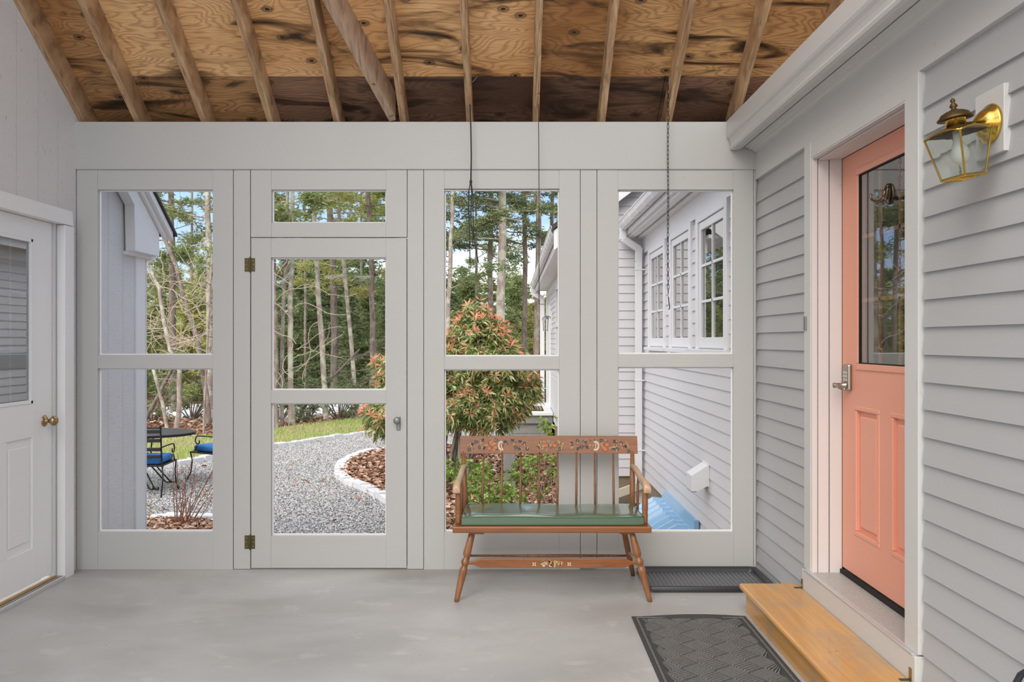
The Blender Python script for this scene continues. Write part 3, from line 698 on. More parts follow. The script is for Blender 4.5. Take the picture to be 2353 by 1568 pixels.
mt=thing('coir_doormat','tan coir doormat with a dark border on the white stoop slab','doormat',(.35,16.3,.03))
MB().box(.0,.62,15.75,16.75,.03,.045).build('mat_base',M['dark'],mt); MB().box(.03,.59,15.80,16.70,.045,.052).build('coir_field',plain('coir_tan',(.38,.24,.11,1),.95,0,.5,90,.3),mt)
for k in (.48,.53): MB().box(k,k+.018,15.8,16.7,.052,.055).build('mat_stripe',M['dark'],mt)
gp=tag(MB().box(-.11,.05,10.35,10.50,-.62,-.02).build('granite_post',M['granite2'],bevel=.015),'short square granite post standing in the leaf bed behind the bench','post')
pb=MB().box(-.5,.5,-.02,.02,-.045,.045); pb.xf(Matrix.Translation((1.27,9.02,-.28))@Matrix.Rotation(math.radians(-20),4,'Y'))
tag(pb.build('leaning_board',M['paleboard'],bevel=.003),'pale weathered board resting slantwise against the house foundation','board')
# dryer vent
dv=thing('dryer_vent','white metal vent hood on the outside clapboard wall below the windows','vent',(RX,6.21,.35))
m=MB(); vx=RX-.125
m.prism([(RX+.01,.46),(vx,.375),(vx,.255),(vx+.045,.255),(RX+.01,.30)],6.12,6.30,'y'); m.build('hood',M['extwhite'],dv,bevel=.002)
MB().box(vx+.004,vx+.04,6.125,6.295,.248,.254).build('flap',M['galv'],dv)
MB().box(RX+.0,RX+.012,6.115,6.305,.29,.465).build('flange',M['extwhite'],dv,bevel=.002)
# blue window well cover
bw=thing('window_well_cover','blue corrugated plastic window well cover against the foundation below the vent','cover',(1.3,7.1,-.5))
nY=65; nR=7; vs=[]; fs=[]
for i in range(nY):
    Y=6.45+(7.78-6.45)*i/(nY-1); c=.5+.5*math.cos(i/(nY-1)*2*math.pi*8); c=min(1,max(0,(c-.2)/.6))
    for j in range(nR):
        t=j/(nR-1); X=RX-.03-t*.62; Z=-.10-.015-t*.30-.10*t*t+.062*c*min(1,t*6+.0)
        vs.append((X,Y,Z))
for i in range(nY-1):
    for j in range(nR-1): a=i*nR+j; fs.append((a,a+1,a+nR+1,a+nR))
o=MB().add(vs,fs).build('corrugated_cover',M['blueplastic'],bw); sm=o.modifiers.new('solid','SOLIDIFY'); sm.thickness=.004
MB().prism([(RX-.05,-.13),(RX-.006,-.04),(RX+.005,-.04),(RX+.005,-.13)],6.43,7.80,'y').build('wall_flange',M['blueplastic'],bw,bevel=.003)
MB().box(RX-.035,RX+.003,6.42,6.435,-.16,-.03).build('end_flange',M['blueplastic'],bw,bevel=.003)
# ================================================================== ground outside
GZ=-.55
def poly(name,pts,z,mat,label,cat='ground'):
    me=bpy.data.meshes.new(name); me.from_pydata([(a,b,z) for a,b in pts],[],[tuple(range(len(pts)))]); me.materials.append(mat)
    o=link(name,me,kind='structure'); o['label']=label; o['category']=cat; return o
poly('ground',[(-60,-50),(60,-50),(60,110),(-60,110)],GZ-.06,M['woodsoil'],'brown leaf strewn woodland ground')
def inpoly(P,poly_):
    x,y=P[:,0],P[:,1]; r=np.zeros(len(P),bool); n=len(poly_)
    for i in range(n):
        x1,y1=poly_[i]; x2,y2=poly_[(i+1)%n]
        if y1==y2: continue
        c=((y1>y)!=(y2>y))&(x<(x2-x1)*(y-y1)/(y2-y1)+x1); r^=c
    return r
def smooth_line(p,n=60):
    P=np.array(p,float); k=len(P); out_=[]
    for i in range(k-1):
        a=P[max(i-1,0)];b=P[i];c=P[i+1];d=P[min(i+2,k-1)]
        for t in np.linspace(0,1,n//(k-1)+2,endpoint=False):
            out_.append(.5*((2*b)+(-a+c)*t+(2*a-5*b+4*c-d)*t*t+(-a+3*b-3*c+d)*t**3))
    out_.append(P[-1]); return [tuple(q) for q in out_]
farkerb=smooth_line([(-8.5,11.4),(-6.6,11.9),(-5.36,12.5),(-5.11,12.93),(-4.36,14.66),(-3.09,16.6),(-1.2,18.1),(.5,18.6)])
bedkerb=smooth_line([(.6,15.0),(-.9,14.9),(-2.24,14.26),(-2.55,13.69),(-2.65,12.84),(-2.58,12.03),(-2.38,11.34),(-2.07,10.77),(-1.73,10.23),(-1.54,9.81),(-.9,8.4),(-.55,7.2),(-.35,5.1)])
nearkerb=smooth_line([(-8.5,8.75),(-5.5,8.72),(-3.97,8.72),(-3.3,8.66),(-2.95,8.3),(-2.78,7.5),(-2.7,6.3),(-2.66,5.1)])
gravel_poly=[p for p in farkerb]+[(.5,16.2),(.6,15.05)]+bedkerb[1:]+nearkerb[::-1]
poly('gravel_path',gravel_poly,GZ-.012,M['gravelbed'],'grey gravel path and patio','path')
lawn_far=[(2,23.5),(-1,22.6),(-3.33,21.2),(-5.3,17.86),(-6.1,16.5),(-7.4,15.9),(-9.5,15.6)]
lawn_poly=farkerb+lawn_far
poly('driveway',[(-12,-30),(10,-30),(10,-1.25),(-12,-1.25)],GZ-.03,M['gravelbed'],'pale gravel drive behind the porch','driveway')
poly('lawn',lawn_poly,GZ+.0,M['grassbed'],'strip of patchy green lawn beyond the gravel','lawn')
bed_poly=bedkerb+[(1.47,5.1),(1.47,9.15),(.78,9.2),(.78,15.0)]
poly('leaf_bed',bed_poly,GZ+.01,M['soil'],'leaf covered planting bed','planting bed')
bed2=nearkerb+[(-8.5,5.9)]
poly('leaf_bed',bed2,GZ+.01,M['soil'],'leaf covered planting bed beside the left building','planting bed')
# kerb stones, each its own part
def kerb(line,label,s0=0):
    k=struct('kerb',label,'kerb',(line[len(line)//2][0],line[len(line)//2][1],GZ))
    P=[Vector((a,b,0)) for a,b in line]; d=[0]
    for a,b in zip(P,P[1:]): d.append(d[-1]+(b-a).length)
    def at(s):
        for i in range(len(d)-1):
            if d[i+1]>=s: return P[i].lerp(P[i+1],(s-d[i])/max(1e-6,d[i+1]-d[i]))
        return P[-1]
    s=s0
    while s<d[-1]-.1:
        ln=random.uniform(.17,.30); a=at(s+.006); b=at(s+ln-.006); t=(b-a); L_=t.length
        if L_<.05: break
        t.normalize(); n=Vector((-t.y,t.x,0)); wd=random.uniform(.072,.088); h=random.uniform(.06,.09)
        vs=[]
        for zz,sh in ((-.08,1),(h,.86)):
            for p,q in ((a,1),(b,-1)):
                for sg in (-1,1):
                    jit=Vector([random.uniform(-.008,.008) for _ in range(3)])
                    vs.append(tuple(p+n*sg*wd*sh+t*q*(1-sh)*.06+Vector((0,0,GZ+zz))+jit))
        MB().add(vs,[(0,1,3,2),(4,6,7,5),(0,4,5,1),(2,3,7,6),(0,2,6,4),(1,5,7,3)]).build('kerb_stone',M['granite'],k,bevel=.008)
        s+=ln
kerb(farkerb,'pale granite kerb between gravel and lawn',1.5)
kerb(bedkerb,'curving pale granite kerb round the leaf bed in front of the screen door',1.0)
kerb(nearkerb[10:],'pale granite kerb between the patio gravel and the left leaf bed',1.)
# gravel stones
def scatter(poly_,n,vis=True):
    P=np.array(poly_); lo,hi=P.min(0),P.max(0); res=[]; got=0
    while got<n:
        q=RNG.uniform(lo,hi,(n*2,2)); q=q[inpoly(q,poly_)]
        if vis:
            px=CX+q[:,0]*F/q[:,1]; q=q[(px>215)&(px<1720)]
        res.append(q); got+=len(q)
    return np.concatenate(res)[:n]
def stones(P,z,r0,r1,mat,name):
    n=len(P); base=np.array([(1,0,0),(0,1,0),(-1,0,0),(0,-1,0),(0,0,1),(0,0,-1)],float)
    tri=np.array([(0,1,4),(1,2,4),(2,3,4),(3,0,4),(1,0,5),(2,1,5),(3,2,5),(0,3,5)])
    R=RNG.uniform(r0,r1,(n,1,1)); J=RNG.uniform(.55,1.25,(n,6,1)); a=RNG.uniform(0,6.28,n); t=RNG.uniform(-.7,.7,n)
    V=base[None]*R*J; V[:,:,2]*=.7
    c,s=np.cos(t)[:,None],np.sin(t)[:,None]; y=V[:,:,1]*c-V[:,:,2]*s; zz=V[:,:,1]*s+V[:,:,2]*c; V[:,:,1]=y;V[:,:,2]=zz
    c,s=np.cos(a)[:,None],np.sin(a)[:,None]; xx=V[:,:,0]*c-V[:,:,1]*s; y=V[:,:,0]*s+V[:,:,1]*c
    V[:,:,0]=xx+P[:,0,None]; V[:,:,1]=y+P[:,1,None]; V[:,:,2]+=z
    Tt=(tri[None]+(np.arange(n)*6)[:,None,None]).reshape(-1,3)
    return np_mesh(name,V.reshape(-1,3),Tt,mat)
gvis=[p for p in gravel_poly]
Pg=scatter(gvis,105000)
o=link('gravel',stones(Pg,GZ+.0,.008,.016,M['gravelstone'],'gravel')); tag(o,'loose grey gravel stones covering the path and patio','gravel',kind='stuff')
def flakes(P,z,s0,s1,mat,name,lift=.03,asp=.55):
    n=len(P); sz=RNG.uniform(s0,s1,n); a=RNG.uniform(0,6.28,n)
    u=np.stack([np.cos(a),np.sin(a),RNG.uniform(-.35,.35,n)],1); v=np.stack([-np.sin(a),np.cos(a),RNG.uniform(-.5,.5,n)],1)
    c=np.stack([P[:,0],P[:,1],(P[:,2] if P.shape[1]>2 else z)+RNG.uniform(0,lift,n)],1)
    U=u*sz[:,None]; Vv=v*(sz*asp)[:,None]; up=np.zeros((n,3)); up[:,2]=sz*RNG.uniform(.1,.45,n)
    verts=np.stack([c-U,c-U*.2+Vv+up,c+U,c-U*.1-Vv+up],1).reshape(-1,3)
    t=np.array([(0,2,1),(0,3,2)]); T_=(t[None]+(np.arange(n)*4)[:,None,None]).reshape(-1,3)
    return np_mesh(name,verts,T_,mat)
o=link('fallen_leaves',flakes(scatter(bed_poly,17000),GZ+.015,.03,.06,M['leaf'],'fallen_leaves',.05)); tag(o,'dry brown fallen leaves covering the shrub bed','leaves',kind='stuff')
o=link('fallen_leaves',flakes(scatter(bed2,5000),GZ+.015,.03,.055,M['leaf'],'fallen_leaves',.05)); tag(o,'dry brown fallen leaves beside the left building','leaves',kind='stuff')
wpoly=[(-9.5,15.6),(-7.4,15.9),(-6.1,16.5),(-5.3,17.9),(-3.3,21.3),(3,23.6),(3,26),(-8,24),(-13,22)]
o=link('fallen_leaves',flakes(scatter(wpoly,9000),GZ-.02,.04,.08,M['leaf'],'fallen_leaves',.06)); tag(o,'red brown leaf litter at the edge of the woods beyond the lawn','leaves',kind='stuff')
lone=np.concatenate([scatter(gvis,45),np.array([(-1.9,9.9),(-1.75,9.6),(-2.6,11.1),(-3.15,9.1)])])
o=link('fallen_leaves',flakes(lone,GZ+.02,.04,.07,M['leaf'],'fallen_leaves',.01)); tag(o,'a few brown leaves blown over the gravel path','leaves',kind='stuff')
# grass blades
P=scatter(lawn_poly,52000); n=len(P); a=RNG.uniform(0,6.28,n); h=RNG.uniform(.03,.075,n)
dx=np.cos(a)*.006; dy=np.sin(a)*.006; lx_=RNG.normal(0,.022,(n,2))
v=np.zeros((n,3,3)); v[:,0]=np.stack([P[:,0]-dx,P[:,1]-dy,np.full(n,GZ)],1); v[:,1]=np.stack([P[:,0]+dx,P[:,1]+dy,np.full(n,GZ)],1); v[:,2]=np.stack([P[:,0]+lx_[:,0],P[:,1]+lx_[:,1],GZ+h],1)
o=link('grass',np_mesh('grass',v.reshape(-1,3),np.arange(n*3).reshape(-1,3),M['grass'])); tag(o,'short patchy green and straw grass of the lawn','grass',kind='stuff')
# snow
def snow(pts,label):
    c=np.mean(pts,0); m=MB(); n=len(pts); vs=[(a,b,GZ-.06) for a,b in pts]+[(c[0]+(a-c[0])*.9,c[1]+(b-c[1])*.9,GZ+.05) for a,b in pts]+[(c[0],c[1],GZ+.10)]
    fs=[(i,(i+1)%n,(i+1)%n+n,i+n) for i in range(n)]+[(i+n,(i+1)%n+n,2*n) for i in range(n)]
    tag(m.add(vs,fs).build('snow_patch',M['snow'],smooth=True),label,'snow')
snow([(-10.6,22.0),(-9.6,21.2),(-8.6,20.3),(-7.9,20.0),(-7.6,21.0),(-7.5,23),(-8,24.8),(-9.6,24.4),(-10.2,23.4)],'patch of white snow under the bare trees behind the patio table')
snow([(-7.2,20.4),(-6.5,19.6),(-5.6,19.5),(-4.7,21.2),(-3.4,23),(-2.6,25),(-4,29),(-8,29.5),(-9,27),(-7.6,24)],'long white snow field between the trunks beyond the lawn')

# low dark brush in front of the snow
def brush(i,x,y,Y,lab):
    rng=np.random.default_rng(700+i); rd=random.Random(i); p=W(x,y,Y); T=thing('brush',lab,'brush',(p[0],p[1],GZ-.1)); m=MB(); Cs=[]
    for k in range(14):
        a=rd.uniform(0,6.28); e=Vector((p[0]+math.cos(a)*rd.uniform(.2,1.0),p[1]+math.sin(a)*.4,GZ+rd.uniform(.15,1.15))); b=Vector((p[0],p[1],GZ-.1)); q=b.lerp(e,.5)+Vector((rd.uniform(-.15,.15),0,rd.uniform(0,.15)))
        m.tube([b,q,e],[.02,.013,.005],4,False)
        for j in range(3):
            q2=q.lerp(e,rd.uniform(0,.9)); q3=q2+Vector((rd.uniform(-.4,.4),rd.uniform(-.1,.1),rd.uniform(-.1,.3))); m.tube([q2,q3],[.008,.003],3,False)
            t=rng.uniform(.3,1,(9,1)); Cs.append(np.array(q2)*(1-t)+np.array(q3)*t+rng.normal(0,.05,(9,3)))
    m.build('branches',M['barkdark'],T,kind='stuff')
    v,t=tufts(np.concatenate(Cs),.11,4,.13,.6,rng); o=link('foliage',np_mesh('foliage',v,t,M['needledark']),T,kind='stuff')
BR=[(705,975,19.6,'dark straggly brush in front of the snow behind the left trunks of the screen door'),(780,965,20.2,'dark low brush in front of the snow between the two leaning trunks'),(850,960,21.0,'dark low brush at the right of the screen door under the forked pine'),(440,960,20.2,'dark low brush at the front of the snow patch in the left bay'),(350,975,19.5,'dark low brush left of the snow patch behind the patio chair'),(640,975,19.8,'dark low brush at the left edge of the screen door')]
# ================================================================== planting and trees
def tufts(Cn,s,k,w=.14,flat=.55,rng=RNG):      # k thin needles per centre
    n=len(Cn); d=rng.normal(0,1,(n,k,3)); d[:,:,2]*=flat; d/=np.linalg.norm(d,axis=2,keepdims=True)
    q=rng.normal(0,1,(n,k,3)); p=np.cross(d,q); p/=np.linalg.norm(p,axis=2,keepdims=True)
    L_=(s*rng.uniform(.6,1.25,(n,k,1))); c=Cn[:,None,:]
    v=np.stack([c-p*L_*w,c+p*L_*w,c+d*L_],2).reshape(-1,3)
    return v,np.arange(len(v)).reshape(-1,3)
for i_,(a_,b_,c_,d_) in enumerate(BR): brush(i_,a_,b_,c_,d_)
def stand(name,label,cat,loc,group=None): return thing(name,label,cat,loc,0,group)
def evergreen_proto(seed,H,R,mat,dens=3400,s=.20):
    rng=np.random.default_rng(seed); Cs=[]
    m=MB(); m.tube([(0,0,-.1),(0.03,0,H*.5),(0,0,H)],[.075,.05,.01],7)
    nb=int(H*11); 
    for i in range(nb):
        t=rng.uniform(.04,1)**1.0; z=H*t; r=R*(1-t)**.75*rng.uniform(.6,1.15)+.08; a=rng.uniform(0,6.28)
        e=np.array([math.cos(a)*r,math.sin(a)*r,z-.12*r+rng.uniform(-.1,.15)])
        m.tube([(0,0,z),tuple(e*.5+np.array([0,0,z*.5+.03])),tuple(e)],[.014,.01,.004],3,False)
        q=int(dens/nb*(.4+1.2*r/R)); tt=rng.uniform(.2,1.05,q)[:,None]
        c=np.array([0,0,z])*(1-tt)+e*tt; c+=rng.normal(0,1,(q,3))*np.array([.13,.13,.06])*(.5+tt)
        Cs.append(c)
    v,t=tufts(np.concatenate(Cs),s,4,.13,.5,rng)
    return m.mesh('trunk',M['barkmid']), np_mesh('foliage',v,t,mat)
protos=[evergreen_proto(1,5.6,1.5,M['needle']),evergreen_proto(2,6.4,1.7,M['needledark']),evergreen_proto(3,4.8,1.4,M['needlelight']),
        evergreen_proto(4,5.8,1.9,M['needle'],3800),evergreen_proto(5,6.6,1.6,M['needledark'],3800)]
evlab=['mid green bushy evergreen','dark green evergreen','yellow green young pine']
kind_of=[0,1,2,0,1]
rr=random.Random(5); spots=[]
def place(pi,x,y,s=1.,z=None,bay_=0,far=0):
    k=kind_of[pi]; bay_=0 if CX+x*F/y<560 else 1 if CX+x*F/y<960 else 2
    wh=['left bay','screen door','bay behind the bench'][bay_]; fr='deep in the woods' if far else 'fronting the woods'
    t=stand('evergreen_tree','%s %s, through the %s'%(evlab[k],fr,wh),'tree',(x,y,GZ-.1),'%s %s, %s'%(['bushy evergreens','dark evergreens','young pines'][k],fr,wh))
    t.rotation_euler=(0,0,rr.uniform(0,6.28)); t.scale=(s*rr.uniform(.9,1.15),s*rr.uniform(.9,1.15),s)
    a=link('trunk',protos[pi][0],t,local=True); b=link('foliage',protos[pi][1],t,local=True); b['kind']='stuff'
for Y,lo,hi,st_,sc in ((28.5,-9.2,1.8,1.35,.88),(32.5,-17.5,5.2,1.6,.95),(38,-21.5,6.5,2.0,1.06),(48,-27,8.5,2.6,1.25),(60,-32,9,3.2,1.44)):
    x=lo
    while x<hi:
        yy=Y+rr.uniform(-1.6,1.6); px=CX+x*F/yy
        pi=rr.choice([0,1,3,4,4,1] if 560<px<930 else [0,2,3,0,2,1])
        s=sc*rr.uniform(.82,1.08)
        if 1000<px<1300: s*=.88
        bay_=0 if px<560 else 1 if px<960 else 2
        place(pi,x,yy,s,None,bay_,0 if Y<35 else 1); x+=st_*rr.uniform(.75,1.25)
for x,y,s,p in ((-10.8,27.5,.85,2),(-12.5,29,.95,0),(-9.6,26.8,.5,2),(-13.5,26.5,.7,0),(-3.9,25.0,.5,1),(-5.4,27,.55,4),(-2.9,24.6,.62,0),(-1.9,25.5,.62,2),(-.6,26,.60,0),(.6,26,.62,2)):
    place(p,x,y,s)

def trunk(name,label,pts,Y,w,mat,H=10.,branches=10,zlo=2.,tuftn=0,tmat='needle',seed=0,blen=1.8,group=None,twig=None,bmat=None,side=None,ground=True,cat='tree'):
    """pts: positions down the trunk (top first) as photo x,y at depth Y"""
    rng=np.random.default_rng(seed+100); rd=random.Random(seed)
    P=[Vector(W(x,y,Y)) for x,y in pts][::-1]
    if P[0].z>GZ-.05:
        d=P[0]-P[1]; k=(GZ-.1-P[0].z)/d.z; P.insert(0,P[0]+Vector((d.x*k*.6,d.y*k*.6,GZ-.1-P[0].z)))
    d=(P[-1]-P[-2]); 
    if P[-1].z<H: P.append(P[-1]+d*((H-P[-1].z)/d.z))
    r0=w/2*Y/F
    zs=[p.z for p in P]; rad=[r0*(1.22-.55*(z-zs[0])/(max(H,1)-zs[0])) for z in zs]; rad[0]*=1.25
    # wobble by subdividing
    Q=[];Rr=[]
    for i in range(len(P)-1):
        for t in (0,.25,.5,.75):
            j=Vector((rd.uniform(-1,1),rd.uniform(-1,1),0))*r0*.22 if (i or t) else Vector()
            Q.append(P[i].lerp(P[i+1],t)+j); Rr.append(rad[i]*(1-t)+rad[i+1]*t*1.)
    Q.append(P[-1]);Rr.append(rad[-1])
    T=stand(name,label,cat,tuple(P[0]),group)
    MB().tube(Q,Rr,9).build('trunk',M[mat],T,smooth=True)
    m=MB(); Cs=[]
    def at(z):
        for i in range(len(Q)-1):
            if Q[i+1].z>=z: return Q[i].lerp(Q[i+1],(z-Q[i].z)/max(1e-4,Q[i+1].z-Q[i].z))
        return Q[-1]
    for b in range(branches):
        z=rd.uniform(zlo,H*.97); a=rd.uniform(0,6.28) if side is None else rd.choice(side)+rd.uniform(-.6,.6)
        ln=blen*rd.uniform(.35,1.1); s=at(z); dz=rd.uniform(-.12,.30)
        p=[s]; dr=Vector((math.cos(a),math.sin(a)*.6,dz))
        for k in range(4):
            dr=(dr+Vector((rd.uniform(-.25,.25),rd.uniform(-.25,.25),rd.uniform(-.16,.16)))).normalized(); p.append(p[-1]+dr*ln/4)
        br=r0*rd.uniform(.13,.26)+.004
        m.tube(p,[br,br*.8,br*.6,br*.4,br*.2],4,False)
        subs=[]
        for k in (1,2,3,3,4):
            dd=(dr+Vector((rd.uniform(-.9,.9),rd.uniform(-.9,.9),rd.uniform(-.5,.6)))).normalized()*ln*rd.uniform(.2,.45)
            q1=p[k]+dd*.5+Vector((0,0,rd.uniform(-.05,.05))); q2=p[k]+dd
            m.tube([p[k],q1,q2],[br*.4,br*.3,br*.15],3,False); subs.append((q1,q2))
        if tuftn:
            for (q1,q2) in subs+[(p[2],p[3]),(p[3],p[4])]:
                nn=max(1,int(tuftn/(branches*7))); t=rng.uniform(0,1.1,(nn,1)); c=np.array(q1)*(1-t)+np.array(q2)*t
                Cs.append(c+rng.normal(0,1,(nn,3))*np.array([.11,.11,.05]))
    if branches: m.build('branches',M[bmat or mat],T,kind='stuff')
    if Cs:
        v,t=tufts(np.concatenate(Cs),.115,5,.12,.6,rng); o=link('needles',np_mesh('needles',v,t,M[tmat]),T,kind='stuff')
        o.matrix_parent_inverse=Matrix.Translation(-Vector(T.location))
    return T
# seen through the left bay
trunk('pine_tree','dark straight pine trunk in the left bay, standing behind the patio table',[(394,440),(395,560),(396,700),(399,950)],21.5,14,'barkdark',9.5,22,2.4,5200,'needle',1,2.2)
trunk('pine_tree','pale lichened trunk at the right edge of the left bay',[(478,440),(481,624),(482,803),(485,985)],19.5,14,'barkpale',8,14,2.5,2600,'needle',2,1.6)
trunk('bare_tree','leaning grey bare tree crossing the left bay from upper left to lower right',[(352,430),(378,548),(404,611),(424,688),(455,790),(474,900),(480,985)],18.6,11,'barkmid',5.4,12,1.2,0,seed=3,blen=1.3)
trunk('bare_tree','crooked pale bare tree forked low behind the patio table',[(350,630),(366,662),(378,752),(391,803),(412,853),(411,955),(402,993)],17.2,10,'barkpale',3.6,10,.8,0,seed=4,blen=1.1,bmat='vine')
trunk('bare_tree','slender pale bare sapling leaning left above the patio table',[(328,790),(353,853),(374,929),(384,990)],17.0,7,'barkpale',2.6,6,.5,0,seed=5,blen=.8,bmat='vine')
trunk('bare_tree','thin brown sapling at the right of the left bay in front of the snow',[(474,850),(470,930),(468,1001)],16.6,5,'barkmid',3.2,8,.5,0,seed=6,blen=.9)
trunk('bare_tree','dark leaning stump trunk low behind the patio chair',[(366,905),(350,935),(330,975)],18.5,9,'barkdark',.9,3,.2,0,seed=7,blen=.8)
# through the door lights
trunk('pine_tree','brown trunk at the left edge of the screen door',[(628,590),(633,741),(633,896),(634,986)],18.2,11,'barkmid',9,10,2.2,1500,'needle',11,1.5)
trunk('pine_tree','slim grey brown trunk second from the left in the screen door',[(656,590),(650,741),(648,896),(648,984)],18.4,8,'barkmid',9,8,2.2,1300,'needle',12,1.4)
trunk('pine_tree','pale lichened trunk third from the left in the screen door',[(672,440),(670,590),(667,741),(668,896),(671,983)],18.6,11,'barkpale',9,10,2.6,1800,'needle',13,1.5)
trunk('pine_tree','straight pale trunk in the middle of the screen door',[(718,440),(726,593),(737,741),(746,896),(749,968)],19.6,11,'barkpale',9,9,3.2,1700,'needle',14,1.6)
trunk('pine_tree','thin pale trunk leaning left on the right of the screen door',[(775,440),(788,593),(803,741),(815,896),(821,958)],20.6,8.5,'barkpale',9.5,9,3.2,1500,'needle',15,1.5)
trunk('pine_tree','dark brown trunk behind the middle of the screen door',[(756,440),(765,600),(768,750),(770,900)],25,15,'barkdark',10,14,3.6,3400,'needlelight',16,2.2)
trunk('pine_tree','grey forked pine trunk near the right edge of the screen door',[(846,440),(853,600),(856,741),(858,930)],22,12,'barkmid',9,22,2.6,4600,'needlelight',17,1.9)
trunk('bare_tree','dark crooked low tree in front of the snow behind the screen door',[(722,912),(700,935),(690,952),(686,978)],19.8,6,'barkdark',1.2,9,.0,0,seed=18,blen=1.3)
# through the middle bay
trunk('pine_tree','pale lichened trunk at the left of the bay behind the bench',[(1041,440),(1036,560),(1029,731),(1028,800)],21,10,'barkpale',8,20,2.4,4800,'needledark',21,1.9)
trunk('pine_tree','dark lichened trunk left of the thickest pine',[(1128,440),(1125,591),(1127,718),(1128,800)],24,12,'barkmid',10,24,3.6,5200,'needledark',22,2.3)
trunk('pine_tree','thickest grey pine trunk in the bay behind the bench',[(1155,440),(1152,600),(1149,764),(1148,860)],22,19,'barkpale',10,16,3.6,2400,'needledark',23,2.)
trunk('pine_tree','dark slender trunk right of the thickest pine',[(1204,440),(1206,600),(1206,808)],24,11,'barkdark',10,20,3.6,3600,'needledark',24,2.2)
trunk('pine_tree','grey lichened trunk just left of the far gutter',[(1238,440),(1236,600),(1233,808)],23,13,'barkmid',10,16,3.4,2600,'needledark',25,1.9)
trunk('pine_tree','dark pine trunk rising above the far house wing roof',[(1270,440),(1264,590),(1260,700)],27,9,'barkdark',11,22,4.,4600,'needlelight',26,2.4)
for i,(x,Yd,k) in enumerate(((702,28,'barkmid'),(1095,30,'barkdark'),(440,28,'barkmid'),(830,30,'barkmid'))):
    trunk('background_tree',['slim trunk deep in the woods near the left edge of the transom','slim dark trunk deep in the woods left of the thickest pine','slim trunk deep in the woods right of the dark straight pine in the left bay','slim trunk deep in the woods near the right edge of the screen door'][i],[(x+rr.uniform(-4,4),440),(x,700),(x,880)],Yd,6,k,11,14,3.6,2600,rr.choice(['needle','needlelight','needledark']),40+i,2.2)
# tangle of bare vines in front of the left trees
def curly(seed,x0,y0,Y,n,step,up=.4):
    rd=random.Random(seed); p=Vector(W(x0,y0,Y)); d=Vector((rd.uniform(-.6,.6),rd.uniform(-.2,.2),up)).normalized(); P=[p.copy()]
    for i in range(n):
        d=(d+Vector((rd.uniform(-.5,.5),rd.uniform(-.2,.2),rd.uniform(-.45,.45)))).normalized(); p=p+d*step; P.append(p.copy())
    return P
vt=thing('bare_vines','tangle of pale bare vines hanging through the trees in the left bay','vine',W(420,985,17.6))
for i in range(60):
    x=random.uniform(335,492); y=random.uniform(600,860); MB().tube(curly(i,x,y,random.uniform(17,19),random.randint(7,13),.13),[.008]*0 or .0075,4,False).build('vine_stem',M['vine'],vt)
vt=thing('bare_brush','thin pale bare branches at the left side of the screen door view','brush',W(640,985,17.4))
for i in range(22):
    x=random.uniform(622,700); y=random.uniform(600,900); MB().tube(curly(100+i,x,y,random.uniform(17,18),random.randint(6,11),.13),.0065,4,False).build('bare_branch',M['vine'],vt)
# twiggy shrub by the left bay
ts=thing('twiggy_shrub','leafless red brown twiggy shrub in the leaf bed outside the left bay','shrub',(-3.38,8.37,GZ))
for i in range(19):
    rd=random.Random(i+300); a=rd.uniform(0,6.28); sp_=rd.uniform(.05,.32); b=Vector((-3.38+rd.uniform(-.1,.1),8.37+rd.uniform(-.07,.07),GZ))
    e=b+Vector((math.cos(a)*sp_+.15,math.sin(a)*sp_*.5,rd.uniform(.35,.88))); mid=b.lerp(e,.5)+Vector((rd.uniform(-.03,.03),0,rd.uniform(-.03,.05)))
    m=MB(); m.tube([b,mid,e],[.0055,.004,.002],5,False)
    for k in range(3):
        q=b.lerp(e,rd.uniform(.45,.95)); m.tube([q,q+Vector((rd.uniform(-.10,.12),rd.uniform(-.06,.06),rd.uniform(.04,.13)))],[.003,.0015],4,False)
    m.build('stem',M['redtwig'],ts)
ts=thing('budding_shrub','thin arching twigs with small yellow buds beside the left outside corner','shrub',(-3.75,8.2,GZ))
for i in range(6):
    rd=random.Random(i+400); b=Vector((-3.95+rd.uniform(-.1,.1),8.1,GZ)); L_=[b]
    for k in range(1,6): L_.append(b+Vector((k*.06+.02*i,rd.uniform(-.03,.03),.2*k-.028*k*k+rd.uniform(-.01,.02)-.03*i)))
    st1=MB().tube(L_,.003,4,False).build('stem',M['redtwig'],ts)
    mm=MB()
    for q in L_[2:]: mm.sphere(tuple(q+Vector((0,0,.008))),.009,5,4,(1,1,1.5))
    mm.build('buds',M['needlelight'],st1,kind='stuff')
